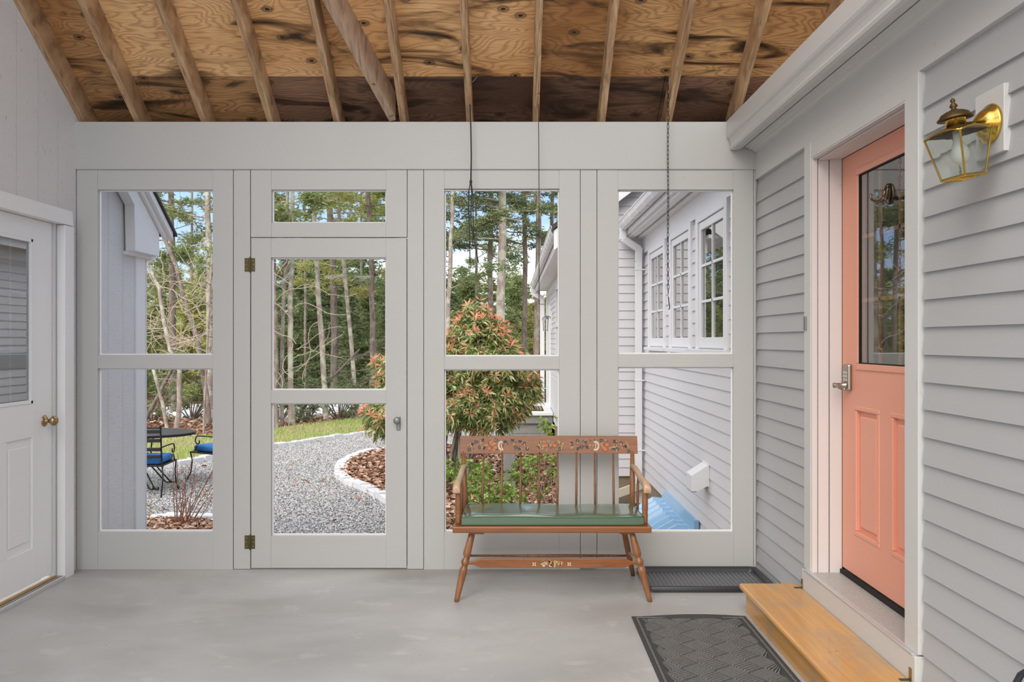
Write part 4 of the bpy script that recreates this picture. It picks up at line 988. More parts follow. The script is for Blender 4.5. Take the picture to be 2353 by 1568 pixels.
# big evergreen shrub with orange new growth
def leafset(Cn,D,Ln,wd,rng,k=1,droop=.25):
    n=len(Cn); q=rng.normal(0,1,(n,3)); p=np.cross(D,q); p/=np.linalg.norm(p,axis=1,keepdims=True)+1e-9
    D=D/ (np.linalg.norm(D,axis=1,keepdims=True)+1e-9)
    L_=Ln[:,None]; mid=Cn+D*L_*.45; tip=Cn+D*L_; tip[:,2]-=Ln*droop
    v=np.stack([Cn,mid+p*L_*wd,tip,mid-p*L_*wd],1).reshape(-1,3); t=np.array([(0,1,2),(0,2,3)])
    return v,(t[None]+(np.arange(n)*4)[:,None,None]).reshape(-1,3)
def shrub(name,label,c,lobes,nrose,mat,newmat=None,stems=6,seed=0,leaf=.075,wd=.14,base=None,pnew=.45,stemmat='barkmid',cat='shrub',sr_=.02,grow=1.):
    rng=np.random.default_rng(seed); T=thing(name,label,cat,(c[0],c[1],GZ)); 
    Cc=[];Ds=[];NC=[];ND=[]
    tot=sum(l[3] for l in lobes)
    for (lx,ly,lz,wt,rx,rz_) in lobes:
        rx*=grow; rz_*=grow
        n=int(nrose*wt/tot); u=rng.normal(0,1,(n,3)); u/=np.linalg.norm(u,axis=1,keepdims=True); r=rng.uniform(.55,1.03,(n,1))
        P=np.array([lx,ly,lz])+u*r*np.array([rx,rx*.85,rz_]); up=u*np.array([.8,.8,.5])+np.array([0,0,.55]); up/=np.linalg.norm(up,axis=1,keepdims=True)
        for i in range(n):
            a0=rng.uniform(0,6.28); ax=up[i]; e1=np.cross(ax,[.3,.9,.1]); e1/=np.linalg.norm(e1); e2=np.cross(ax,e1)
            for j in range(9):
                a=a0+j*2.4; el=rng.uniform(-.1,.6); d=(e1*math.cos(a)+e2*math.sin(a))*math.cos(el)+ax*math.sin(el); Cc.append(P[i]-ax*rng.uniform(0,.03)); Ds.append(d)
            if newmat and rng.uniform()<pnew*(1.35 if u[i,2]>.15 else .55) and r[i]>.8:
                for j in range(7):
                    a=rng.uniform(0,6.28); el=rng.uniform(.1,1.2); d=(e1*math.cos(a)+e2*math.sin(a))*math.cos(el)+ax*math.sin(el); NC.append(P[i]+ax*.02); ND.append(d)
    Cc=np.array(Cc);Ds=np.array(Ds); v,t=leafset(Cc,Ds,rng.uniform(leaf*.7,leaf*1.2,len(Cc)),wd,rng)
    o=link('leaves',np_mesh('leaves',v,t,mat),T,kind='stuff')
    if NC:
        NC=np.array(NC);ND=np.array(ND); v,t=leafset(NC,ND,rng.uniform(leaf*.7,leaf*1.2,len(NC)),.10,rng,droop=.0)
        link('new_growth',np_mesh('new_growth',v,t,newmat),T,kind='stuff',label='orange red young shoots')
    rd=random.Random(seed)
    for i in range(stems):
        l=lobes[i%len(lobes)]; b=Vector(((base or c)[0]+rd.uniform(-.22,.22),(base or c)[1]+rd.uniform(-.15,.15),GZ-.05)); e=Vector((l[0]+rd.uniform(-.2,.2),l[1],l[2])); mid=b.lerp(e,.5)+Vector((rd.uniform(-.05,.05),0,rd.uniform(0,.1)))
        MB().tube([b,b.lerp(mid,.5)+Vector((rd.uniform(-.02,.02),0,.03)),mid,e],[sr_*1.3,sr_*1.1,sr_,sr_*.4],6,False).build('stem',M[stemmat],T,smooth=True)
    return T
Ys=10.9
def LB(x,y,wt,rx,rz_,dy=0): p=W(x,y,Ys+dy); return (p[0],p[1],p[2],wt,rx,rz_)
shrub('pieris_shrub','large rounded evergreen shrub with orange new shoots behind the bench',W(1060,1095,Ys),
  [LB(1100,790,1.3,.38,.36),LB(1092,738,.5,.17,.24),LB(1145,850,1.6,.42,.36),LB(1060,860,1.8,.48,.42,.2),LB(1180,900,1.3,.34,.30,.2),LB(1050,925,1.7,.48,.34),LB(1120,930,1.7,.48,.36),LB(950,880,1.4,.50,.42,.3),LB(905,850,.6,.26,.2,.2),LB(895,960,.9,.34,.22),LB(1030,820,.9,.30,.30,.1),LB(1135,780,.4,.14,.18)],
  3900,M['shrubleaf'],M['newgrowth'],13,3,.105,.125,base=W(1045,1085,Ys),pnew=.45,grow=1.13)
shrub('round_bush','dark green rounded bush behind the large shrub beside the far downspout',W(1218,1000,16),
  [(*W(1222,880,18.9),1,.42,.62),(*W(1205,905,18.7),1,.38,.5)],1100,M['needledark'],None,4,5,.09,.12,base=W(1215,960,18.8))
shrub('shrub_behind_bench','low loose shrub with glossy green leaves behind the left half of the bench',W(1110,1170,8.3),
  [(*W(1105,1120,8.4),1,.30,.26),(*W(1150,1150,8.2),1,.26,.18),(*W(1090,1080,8.6),.6,.2,.18),(*W(1180,1120,8.6),.6,.26,.24)],170,M['bed_leaf'],None,14,8,.06,.24,stemmat='twig',sr_=.006)
shrub('shrub_behind_bench','sparse small leafed shrub behind the right half of the bench near the post board',W(1240,1130,8.6),
  [(*W(1230,1090,8.8),1,.26,.26),(*W(1270,1060,8.9),.6,.16,.2),(*W(1265,975,9.4),.6,.16,.14),(*W(1215,1070,8.9),.6,.18,.2)],85,M['bed_leaf'],None,10,9,.055,.24,stemmat='twig',sr_=.006)
shrub('low_groundcover','low green plants at the foot of the large shrub',W(1040,1090,10.4),
  [(*W(1035,1075,10.3),1,.28,.12),(*W(1010,1085,10.3),1,.28,.10)],70,M['bed_leaf'],None,4,10,.06,.24,stemmat='twig',sr_=.005)
# patio furniture
def iron_chair(name,label,loc,rz,variant):
    T=thing(name,label,'chair',loc,rz)
    w_=.26; sh=.40
    cu=MB(); cu.box(-.24,.24,-.23,.23,sh+.012,sh+.10); c=cu.build('seat_cushion',M['bluecushion'],T,bevel=.035,local=True,label='bright blue cushion'); c.modifiers['bevel'].segments=4
    m=MB()
    for a,b in (((-w_,-w_),(w_,-w_)),((w_,-w_),(w_,w_)),((w_,w_),(-w_,w_)),((-w_,w_),(-w_,-w_))): m.tube([(a[0],a[1],sh),(b[0],b[1],sh)],.012,6)
    m.box(-w_,w_,-w_,w_,sh,sh+.008); m.build('seat_frame',M['iron'],T,local=True)
    for s in (-1,1):
        # front leg with curl, rear leg/back post (back is -y)
        MB().tube([(s*w_,.26,sh),(s*w_,.22,.28),(s*w_,.25,.12),(s*(w_+.01),.31,.015),(s*(w_+.01),.345,.02),(s*(w_+.01),.345,.045)],.0095,6).build('leg',M['iron'],T,local=True,smooth=True)
        MB().tube([(s*w_,-.24,sh),(s*w_,-.22,.22),(s*w_,-.28,.01)],.0095,6).build('leg',M['iron'],T,local=True,smooth=True)
        MB().tube([(s*w_,-.25,sh),(s*w_,-.30,.88)],.011,6).build('back_post',M['iron'],T,local=True)
        MB().sphere((s*w_,-.302,.895),.017,8,6).build('finial',M['iron'],T,local=True,smooth=True)
        p=[(s*w_,-.27,.63),(s*(w_+.02),-.1,.64),(s*(w_+.02),.08,.635)]
        for k in range(11): 
            a=-math.pi/2+k*.52; r=.07*(1-k*.07); p.append((s*(w_+.02),.08+r*math.cos(a)*1.0,.565-r*math.sin(a)))
        MB().tube(p,.009,6).build('arm_scroll',M['iron'],T,local=True,smooth=True)
        MB().tube([(s*(w_+.02),.10,.50),(s*w_,.2,sh)],.009,6).build('arm_support',M['iron'],T,local=True)
    if variant==0:
        for k,z in enumerate((.52,.61,.72,.83)):
            MB().box(-w_,w_,-.31+.0*k,-.285,z-.022,z+.022).build('back_slat',M['iron'],T,local=True,bevel=.003)
        MB().tube([(-w_,-.30,.875),(w_,-.30,.875)],.009,6).build('top_rail',M['iron'],T,local=True)
    else:
        MB().tube([(-w_,-.30,.86),(0,-.31,.90),(w_,-.30,.86)],.010,6).build('top_rail',M['iron'],T,local=True)
        for s in (-.16,-.08,0,.08,.16): MB().tube([(s,-.25,sh),(s,-.305,.87)],.006,5).build('back_bar',M['iron'],T,local=True)
    return T
iron_chair('patio_chair','black iron ladder back chair with blue cushion, cut off by the outside corner board',(-4.62,10.22,GZ),math.radians(4),0)
iron_chair('patio_chair','black iron scroll arm chair with blue cushion at the right end of the patio table',(-4.14,11.35,GZ),math.radians(62),1)
tb=thing('patio_table','black iron oval patio table on curled legs beside the two chairs','table',(-5.22,10.75,GZ))
m=MB(); n=40; vs=[(math.cos(i*6.2832/n)*.98,math.sin(i*6.2832/n)*.55,z) for z in (.70,.735) for i in range(n)]
m.add(vs,[tuple(range(n)),tuple(range(2*n-1,n-1,-1))]+[(i,i+n,(i+1)%n+n,(i+1)%n) for i in range(n)])
m.build('tabletop',M['iron'],tb,bevel=.008,local=True)
for sx in (-1,1):
    for sy in (-1,1):
        for q in (0,.07):
            MB().tube([(sx*(.45-q),sy*.12,.70),(sx*(.36-q),sy*.12,.62),(sx*(.34-q),sy*.13,.45),(sx*(.40-q),sy*.17,.25),(sx*(.56-q),sy*.25,.02),(sx*(.62-q),sy*.28,.02),(sx*(.62-q),sy*.28,.05)],.010,6).build('leg',M['iron'],tb,local=True,smooth=True)
MB().tube([(-.37,0,.45),(.37,0,.45)],.01,6).build('stretcher',M['iron'],tb,local=True)

# ================================================================== things in the porch
# ---- deacon's bench
be=thing('deacon_bench','brown wooden spindle back bench with stencilled crest and green seat cushion against the screen wall','bench',(.214,4.5,0))
m=MB(); m.prism([(-.318,4.295),(.746,4.295),(.738,4.70),(-.305,4.70)],.374,.408,'z'); m.build('seat',M['bench'],be,bevel=.006)
CT0,CT1=.733,.834
def backY(z): return 4.672+(z-.408)*.255
m=MB(); xs=[-.309+(.743+.309)*i/12 for i in range(13)]; vs=[]
for i,x_ in enumerate(xs):
    bow=.012*math.sin(math.pi*i/12)
    for z in (CT0,CT1):
        for t in (0,.019): vs.append((x_,backY(z)+bow+t,z))
fs=[]
for i in range(12):
    a=i*4; fs+= [(a,a+4,a+6,a+2),(a+1,a+3,a+7,a+5),(a,a+1,a+5,a+4),(a+2,a+6,a+7,a+3)]
fs+=[(0,2,3,1),(48,49,51,50)]
cr_=m.add(vs,fs).build('crest_rail',M['bench'],be,bevel=.002)
for s,xt,xb in ((0,-.288,-.268),(1,.712,.70)):
    MB().tube([(xb,4.68,.40),(xb+(xt-xb)*.5,backY(.58)+.008,.58),(xt,backY(.745)+.010,.745)],[.015,.0165,.011],10).build('back_post',M['benchleg'],be,smooth=True)
tops=[1111.7,1154,1196.8,1239.6,1281.6,1324.5,1366.4,1408.7]; bots=[1108,1152,1195.3,1238,1280.7,1323.8,1367.3,1410]
for t_,b_ in zip(tops,bots):
    xt=(t_-CX)*4.77/F; xb=(b_-CX)*4.68/F
    MB().tube([(xb,4.675,.40),(xb+(xt-xb)*.4,backY(.52)+.008,.54),(xt,backY(.742)+.010,.742)],[.0062,.0072,.0048],8).build('spindle',M['benchspin'],be,smooth=True)
# arms
for s in (-1,1):
    xc=.214; xa=xc+s*.512; xf=xc+s*.516
    base_x=xc+s*.505
    MB().lathe([(.0125,0),(.0155,.02),(.0165,.055),(.0145,.066),(.0165,.07),(.0145,.074),(.0165,.080),(.0165,.13),(.0145,.17),(.012,.205)],(base_x,4.355,.405),n=12).build('arm_post',M['benchleg'],be,smooth=True)
    MB().tube([(xc+s*.497,4.56,.405),(xc+s*.500,4.575,.52),(xc+s*.503,4.58,.632)],[.007,.008,.006],8).build('arm_spindle',M['benchspin'],be,smooth=True)
    # arm: swept board
    prof=[(4.725,.668,.011),(4.66,.667,.013),(4.58,.655,.014),(4.50,.638,.014),(4.44,.629,.015),(4.38,.627,.017),(4.34,.622,.020),(4.318,.610,.019),(4.308,.598,.014)]
    m=MB(); vs=[]
    for i,(Y,z,hh) in enumerate(prof):
        t=i/(len(prof)-1); cx_=xc+s*(.494+.018*math.sin(t*1.6)); hw=.012+.008*t
        for dx_,dz_ in ((-hw,-hh),(hw,-hh),(hw*1.0,hh*.6),(hw*.6,hh),(-hw*.6,hh),(-hw,hh*.6)): vs.append((cx_+dx_,Y,z+dz_))
    fs=[]
    for i in range(len(prof)-1):
        for j in range(6): a=i*6+j; b=i*6+(j+1)%6; fs.append((a,b,b+6,a+6))
    fs+=[tuple(range(5,-1,-1)),tuple(range((len(prof)-1)*6,len(prof)*6))]
    m.add(vs,fs).build('armrest',M['benchpale'],be,smooth=True,bevel=.002,label='armrest worn pale on top')
# legs (turned)
LP=[(.0,.0125),(.03,.0145),(.10,.0185),(.160,.0215),(.174,.0215),(.182,.0145),(.190,.014),(.196,.019),(.205,.0225),(.214,.0225),(.222,.018),(.228,.014),(.236,.0145),(.244,.0205),(.262,.0215),(.32,.0175),(.376,.014)]
LEG={}
for nm,(xb,yb),(xt,yt) in (('fl',(-.299,4.322),(-.215,4.36)),('fr',(.741,4.322),(.645,4.36)),('rl',(-.292,4.80),(-.21,4.64)),('rr',(.722,4.80),(.632,4.64))):
    b=Vector((xb,yb,0)); t=Vector((xt,yt,.376)); LEG[nm]=(b,t)
    if nm[0]=='f': prof=LP
    else: prof=[(.0,.0125),(.10,.016),(.20,.0175),(.30,.0165),(.376,.0145)]
    MB().tube([b.lerp(t,h/.376) for h,r in prof],[r for h,r in prof],14).build('leg',M['benchleg'],be,smooth=True)
def onleg(n,z): b,t=LEG[n]; return b.lerp(t,z/.376)
for a,b,z1,z2 in (('fl','rl',.205,.16),('fr','rr',.205,.16)):
    p,q=onleg(a,z1),onleg(b,z2); MB().tube([p,p.lerp(q,.5),q],[.007,.011,.007],10).build('side_stretcher',M['benchpale'],be,smooth=True)
p,q=onleg('rl',.135),onleg('rr',.135); MB().tube([p,p.lerp(q,.5),q],[.007,.0105,.007],10).build('rear_stretcher',M['benchleg'],be,smooth=True)
p,q=onleg('fl',.205),onleg('fr',.205); yv=p.y-.004
xa,xb=p.x+.01,q.x-.01; zc=.2035
st_=MB().prism([(xa,zc-.008),(xa+.035,zc-.009),(xa+.075,zc-.025),(xb-.075,zc-.025),(xb-.035,zc-.009),(xb,zc-.008),(xb,zc+.008),(xb-.035,zc+.009),(xb-.075,zc+.025),(xa+.075,zc+.025),(xa+.035,zc+.009),(xa,zc+.008)],yv-.006,yv+.006,'y').build('front_stretcher',M['bench'],be,bevel=.003)
for s in (-.195,.615):
    MB().box(s-.035,s+.045,4.32,4.68,.362,.376).build('seat_cleat',M['benchspin'],be,bevel=.002)
# stencils: petals laid on the crest and stretcher faces
MS=[plain('stencil_cream',(.74,.68,.50,1),.5),plain('stencil_dark',(.035,.035,.028,1),.5),plain('stencil_gold',(.52,.32,.085,1),.45),plain('stencil_orange',(.48,.13,.035,1),.5)]
def petal(m,face,u,v,L_,wd,a,mi):
    m.cur=mi; pts=[]
    for k in range(8):
        t=k/8*2*math.pi; x_=math.cos(t)*L_; y_=math.sin(t)*wd*(1-.25*math.cos(t)); pts.append(face(u+x_*math.cos(a)-y_*math.sin(a),v+x_*math.sin(a)+y_*math.cos(a)))
    m.add(pts,[tuple(range(8))])
m=MB(); rs=random.Random(9)
def fcrest(u,v):
    X=.0; x_=(1020+u/4.9-CX)*4.757/F; z=CT1-(v-207)/(398-207)*(CT1-CT0); i=(x_+.309)/(1.052)
    return (x_, backY(z)+.012*math.sin(math.pi*min(1,max(0,i)))-.0012-.0002*m.cur, z)
def flower(u,v,r,mi=0,ctr=2):
    for k in range(5): a=k*1.257; petal(m,fcrest,u+math.cos(a)*r*.8,v+math.sin(a)*r*.8,r*.55,r*.38,a,mi)
    petal(m,fcrest,u,v,r*.3,r*.3,0,ctr)
for u,v in ((362,268),(405,328),(285,355),(588,248),(812,328),(940,345),(1778,252),(1508,258),(1555,325),(1958,345),(2003,280),(2085,370),(1300,350),(1080,325)): 
    petal(m,fcrest,u,v,22,20,0,1); flower(u,v,15)
for u,v in ((650,310),(1710,312)):
    sgn=1 if u>1000 else -1
    for k in range(13):
        a=-1.9+k*.32; a=a if sgn>0 else math.pi-a
        petal(m,fcrest,u+math.cos(a)*36,v+math.sin(a)*44,12,4.6,math.atan2(math.sin(a)*44,math.cos(a)*36),0)
    for k in range(5): petal(m,fcrest,u+sgn*4,v-22+k*10,5,4,0,0)
for u,v in ((435,255),(315,300),(455,335),(770,255),(905,295),(855,350),(1600,270),(1610,330),(1925,265),(1915,345),(2050,320),(1510,345),(1440,285),(860,265),(690,270)):
    for k in range(3): petal(m,fcrest,u+rs.uniform(-8,8),v+rs.uniform(-6,6),22,9,rs.uniform(0,3.14),1)
for u,v in ((510,340),(545,300),(580,330),(1140,310),(1250,310),(1800,330),(1840,300),(530,275),(1820,350)):
    petal(m,fcrest,u,v,30,26,0,1); petal(m,fcrest,u,v,25,21,0,3)
    for k in range(4): petal(m,fcrest,u+rs.uniform(-12,12),v+rs.uniform(-10,10),9,4,rs.uniform(0,3),2)
for (a0,a1,n_) in ((270,960,46),(1050,1350,46),(1420,2100,46)):
    for k in range(n_):
        u=rs.uniform(a0,a1); f=1-abs((u-(a0+a1)/2)/((a1-a0)/2))**2; v=312+rs.uniform(-72,62)*(.35+.65*f)
        petal(m,fcrest,u,v,rs.uniform(9,18),rs.uniform(3,6),rs.uniform(0,3.14),rs.choice([2,2,1,2,1]))
m.cur=0; m.build('stencil_flowers',MS,cr_,kind='stuff',label='painted gold, cream, black and orange stencil flowers')
m=MB()
def fst(u,v): return ((1030+u/4.8-CX)*4.31/F, yv-.0072-.0002*m.cur, zc-(v-465)/4.8*4.31/F)
for k in range(60):
    u=rs.gauss(1150,62); 
    if abs(u-1150)>140: continue
    petal(m,fst,u,465+rs.uniform(-42,42)*(1-abs(u-1150)/190),rs.uniform(8,17),rs.uniform(3,7),rs.uniform(0,3.14),rs.choice([1,1,0,2,2,0]))
for uc in (950,1338):
    for a in (.8,2.4,3.9,5.5): petal(m,fst,uc+math.cos(a)*16,475+math.sin(a)*16,11,5.5,a,0)
for u,v in ((1050,450),(1055,490),(1245,460),(1130,490),(1170,495),(1085,470)):
    for k in range(5): a=k*1.257; petal(m,fst,u+math.cos(a)*10,v+math.sin(a)*10,7,4.5,a,0)
m.cur=0; m.build('stencil_flowers',MS,st_,kind='stuff',label='painted flower stencil between two cream butterflies')
# ---- cushion (rests on the bench)
cu=thing('seat_cushion','shiny green vinyl seat cushion lying on the wooden bench','cushion',(.214,4.5,.408))
nx,ny=36,14; vs=[];fs=[]
def cpt(u,v,top):
    x0=-.270+.010*v; x1=.708-.012*v; x_=x0+(x1-x0)*u; Y=4.328+.345*v
    if not top: return (x_,Y,.4095)
    e=min(1,min(u,1-u)*14)**.5*min(1,min(v,1-v)*7)**.5; z=.452+.011*e+.0025*math.sin(u*19+1)*math.sin(v*6)*e+.003*math.sin(u*7)
    return (x_,Y,z)
for j in range(ny+1):
    for i in range(nx+1): vs.append(cpt(i/nx,j/ny,True))
k=nx+1
for j in range(ny):
    for i in range(nx): a=j*k+i; fs.append((a,a+1,a+k+1,a+k))
loop=[i for i in range(nx+1)]+[j*k+nx for j in range(1,ny+1)]+[ny*k+i for i in range(nx-1,-1,-1)]+[j*k for j in range(ny-1,0,-1)]
o0=len(vs)
for q in loop: x_,Y,z=vs[q]; vs.append((x_,Y,.4095))
n_=len(loop)
for i in range(n_): fs.append((loop[i],loop[(i+1)%n_],o0+(i+1)%n_,o0+i))
fs.append(tuple(range(o0+n_-1,o0-1,-1)))
MB().add(vs,fs).build('cushion_body',M['vinyl'],cu,smooth=True).modifiers.new('e','EDGE_SPLIT').split_angle=math.radians(50)
for zoff,base_ in ((.0,False),(-1,True)):
    P=[Vector(vs[q]) for q in loop]+[Vector(vs[loop[0]])]
    if base_: P=[Vector((p.x,p.y,.413)) for p in P]
    MB().tube(P,.0032,6,False).build('piping',M['piping'],cu,smooth=True)
# ---- boot tray
bt=thing('boot_tray','black rubber boot tray on the floor in the corner by the clapboard wall','tray',(1.12,4.67,0))
tx0,tx1,ty0,ty1=.755,1.472,4.475,4.875
MB().box(tx0,tx1,ty0,ty1,0.001,.007).build('tray_base',M['rubber2'],bt)
m=MB(); r=.02
ring=lambda ins,z,rad:[(cx_+math.cos(a)*rad,cy_+math.sin(a)*rad,z) for cx_,cy_,s in ((tx1-ins-rad,ty1-ins-rad,0),(tx0+ins+rad,ty1-ins-rad,1),(tx0+ins+rad,ty0+ins+rad,2),(tx1-ins-rad,ty0+ins+rad,3)) for a in [s*math.pi/2+t*math.pi/8 for t in range(5)]]
R_=[ring(.0,.001,.035),ring(-.004,.032,.037),ring(.004,.036,.035),ring(.010,.032,.03),ring(.022,.007,.025)]
vs=[p for q in R_ for p in q]; n_=len(R_[0]); fs=[]
for i in range(4):
    for j in range(n_): a=i*n_+j; b=i*n_+(j+1)%n_; fs.append((a,b,b+n_,a+n_))
m.add(vs,fs).build('tray_rim',M['rubber'],bt,smooth=True)
m=MB()
for i in range(26):
    for j in range(30):
        x_=tx0+.045+i*.0248; y_=ty0+.045+j*.0108
        if x_>tx1-.04 or y_>ty1-.04: continue
        s=1 if (j%2==0) else -1; c,s_=math.cos(.6*s),math.sin(.6*s); L_=.008;wd=.0022
        P=[(x_+c*a-s_*b,y_+s_*a+c*b) for a,b in ((-L_,-wd),(L_,-wd),(L_,wd),(-L_,wd))]
        m.add([(a,b,.007) for a,b in P]+[(a,b,.0098) for a,b in P],[(4,5,6,7),(0,1,5,4),(1,2,6,5),(2,3,7,6),(3,0,4,7)])
m.build('tread_marks',plain('tray_tread',(.16,.165,.18,1),.25),bt,kind='stuff')
# ---- doormat with basket weave ridges
dm=thing('doormat','charcoal ribbed doormat with basket weave pattern beside the wooden step','doormat',(.9,3.6,0))
mx0,mx1,my0,my1=.605,1.182,3.13,4.075
m=MB(); n=10; vs=[]; 
gx_,gy_=12,20
for j in range(gy_+1):
    for i in range(gx_+1):
        x_=mx0+(mx1-mx0)*i/gx_; y_=my0+(my1-my0)*j/gy_; z=.006+ (.010*max(0,math.sin((i/gx_)*3.6-.4)) if j==gy_ else .005*max(0,math.sin((i/gx_)*3.6-.4)) if j==gy_-1 else 0); vs.append((x_+.0*j,y_+.006*(i/gx_)*(j==gy_),z))
fs=[]
for j in range(gy_):
    for i in range(gx_): a=j*(gx_+1)+i; fs.append((a,a+1,a+gx_+2,a+gx_+1))
ob=MB().add(vs,fs).build('mat_base',M['mat'],dm); sm=ob.modifiers.new('s','SOLIDIFY'); sm.thickness=.0055; sm.offset=-1
m=MB()
bl=.097; ca,sa=math.cos(math.radians(34)),math.sin(math.radians(34)); ins=.045
cx_,cy_=(mx0+mx1)/2,(my0+my1)/2
for i in range(-9,10):
    for j in range(-9,10):
        bx_,by_=i*bl,j*bl; hor=(i+j)%2==0; nr=6
        for k in range(nr):
            off=(-bl/2+bl*(k+.5)/nr); L_=bl/2-.004; wd=bl/nr*.33
            if hor: q=[(-L_,off-wd),(L_,off-wd),(L_,off+wd),(-L_,off+wd)]
            else: q=[(off-wd,-L_),(off+wd,-L_),(off+wd,L_),(off-wd,L_)]
            P=[(cx_+ca*(bx_+a)-sa*(by_+b),cy_+sa*(bx_+a)+ca*(by_+b)) for a,b in q]
            mx_=sum(p[0] for p in P)/4; my_=sum(p[1] for p in P)/4
            lo=lambda p:(min(max(p[0],mx0+ins),mx1-ins),min(max(p[1],my0+ins),my1-ins))
            if not(mx0+ins*.7<mx_<mx1-ins*.7 and my0+ins*.7<my_<my1-ins*.7): continue
            P=[lo(p) for p in P]; c0=(mx_,my_)
            Q=[(p[0]+(mx_-p[0])*.12,p[1]+(my_-p[1])*.12) for p in P]
            m.add([(a,b,.006) for a,b in P]+[(a,b,.0115) for a,b in Q],[(4,5,6,7),(0,1,5,4),(1,2,6,5),(2,3,7,6),(3,0,4,7)])
m.build('woven_ridges',M['matridge'],dm,kind='stuff')
m=MB()
for q in ((mx0+.018,mx1-.018,my1-.030,my1-.020),(mx0+.018,mx1-.018,my0+.02,my0+.03),(mx0+.018,mx0+.028,my0+.03,my1-.03),(mx1-.028,mx1-.018,my0+.03,my1-.03)): m.box(*q,.006,.0105)
m.build('border_ridge',M['matridge'],dm,bevel=.002)
# ---- wooden step
ws=thing('wooden_step','varnished pine step with worn tread below the coral door','step',(1.33,3.5,0))
MB().box(1.174,1.471,2.80,4.168,.119,.147).build('tread',M['pine'],ws,bevel=.010)
MB().box(1.206,1.228,2.82,4.150,0,.119).build('riser',M['pine'],ws,bevel=.002)
MB().box(1.228,1.47,4.125,4.150,0,.119).build('end_board',M['pine'],ws,bevel=.002)
MB().box(1.228,1.47,2.82,2.845,0,.119).build('end_board',M['pine'],ws,bevel=.002)
for yy,lb in ((4.085,'brass corner bracket at the far end of the wooden step'),(2.975,'brass corner bracket at the near end of the wooden step')):
    br=thing('corner_bracket',lb,'bracket',(1.47,yy,.147))
    MB().box(1.432,1.472,yy-.009,yy+.009,.147,.149).build('foot_plate',M['hinge'],br); MB().box(1.470,1.4725,yy-.009,yy+.009,.147,.192).build('wall_plate',M['knob'],br)
    for z in (.16,.18): MB().lathe([(.003,0),(.003,.0015)],(1.470,yy,z),(-1,0,0),8).build('screw_head',M['galv'],br)
# ---- brass wall lantern
wl_=thing('wall_lantern','brass carriage lantern with a domed cap beside the coral door','lamp',(1.50,2.47,2.07))
bxX=RX-.006
mbk=MB().box(bxX,WX+.01,2.427,2.578,1.975,2.18).build('mount_block',M['trim'],wl_,bevel=.002,label='white painted mounting block')
PY,PZ=2.492,2.072
MB().lathe([(.060,0),(.062,.005),(.059,.011),(.050,.016),(.044,.028),(.032,.040),(.018,.048),(.010,.056)],(bxX,PY,PZ),(-1,0,0),32).build('back_plate',M['brass'],wl_,smooth=True,label='round polished brass back plate')
LXc,LYc=1.362,2.462; rot=math.radians(20)
MB().tube([(bxX-.05,PY,PZ),(bxX-.075,PY-.012,PZ-.004),(LXc+.02,LYc+.008,PZ-.008),(LXc,LYc,PZ-.008)],[.010,.008,.008,.008],10).build('arm',M['oldbrass'],wl_,smooth=True)
zt_,zb_=2.032,1.900; ht,hb=.064,.042
def sq(h,z,n=1):
    return [Vector((LXc+math.cos(rot)*a*h-math.sin(rot)*b*h,LYc+math.sin(rot)*a*h+math.cos(rot)*b*h,z)) for a,b in ((-1,-1),(1,-1),(1,1),(-1,1))]
T4,B4=sq(ht,zt_),sq(hb,zb_)
for a,b in zip(T4,B4): MB().tube([a,b],.0036,6).build('corner_bar',M['brass'],wl_)
m=MB()
for i in range(4):
    MB().tube([B4[i],B4[(i+1)%4]],.0045,6).build('bottom_rim',M['brass'],wl_)
    a,b=T4[i],T4[(i+1)%4]; pts=[a.lerp(b,t)+Vector((0,0,.012*math.sin(math.pi*t))) for t in [k/8 for k in range(9)]]; MB().tube(pts,.0035,6).build('arched_rim',M['brass'],wl_,smooth=True)
for i in range(4):
    a,b,c,d=T4[i],T4[(i+1)%4],B4[(i+1)%4],B4[i]; nrm=(b-a).cross(d-a).normalized()*.0012
    top=[a.lerp(b,t)+Vector((0,0,.011*math.sin(math.pi*t))) for t in [k/6 for k in range(7)]]
    P=top+[c,d]; n_=len(P); m=MB(); m.add([tuple(p+nrm) for p in P]+[tuple(p-nrm) for p in P],[tuple(range(n_)),tuple(range(2*n_-1,n_-1,-1))]+[(k,k+n_,(k+1)%n_+n_,(k+1)%n_) for k in range(n_)])
    m.build('glass_pane',M['clear'],wl_)
vs=[]; 
for h,z in ((ht,zt_+.001),(ht*.75,zt_+.014),(.034,zt_+.022)): vs+= [tuple(p) for p in sq(h,z)]
MB().add(vs,[(0,1,5,4),(1,2,6,5),(2,3,7,6),(3,0,4,7),(4,5,9,8),(5,6,10,9),(6,7,11,10),(7,4,8,11),(8,9,10,11)]).build('shoulder',M['oldbrass'],wl_)
MB().lathe([(.028,.0),(.028,.03),(.032,.034)],(LXc,LYc,zt_+.018),n=24).build('collar',M['brass'],wl_,smooth=True)
MB().lathe([(.050,0),(.051,.004),(.044,.010),(.039,.018),(.026,.025),(.012,.029),(.006,.034),(.012,.040),(.009,.046),(.004,.052),(.008,.057),(.005,.063),(.001,.066)],(LXc,LYc,zt_+.046),n=28).build('cap',M['oldbrass'],wl_,smooth=True,label='domed tarnished cap with finial')
MB().lathe([(.011,.0),(.012,-.02),(.014,-.035),(.024,-.062),(.026,-.078),(.021,-.095),(.009,-.104),(.001,-.105)],(LXc,LYc,zt_+.012),n=20).build('bulb',M['bulb'],wl_,smooth=True,label='frosted white bulb')
MB().tube([(LXc-.03,LYc,zb_),(LXc+.03,LYc,zb_)],.003,6).build('bottom_bar',M['brass'],wl_)
piv=Vector((LXc,LYc,zt_)); Mt=Matrix.Translation(piv)@Matrix.Rotation(math.radians(-8),4,'Y')@Matrix.Translation(-piv)
for c_ in wl_.children:
    if c_.name.split('.')[0] not in ('mount_block','back_plate','arm'): c_.data.transform(Mt)
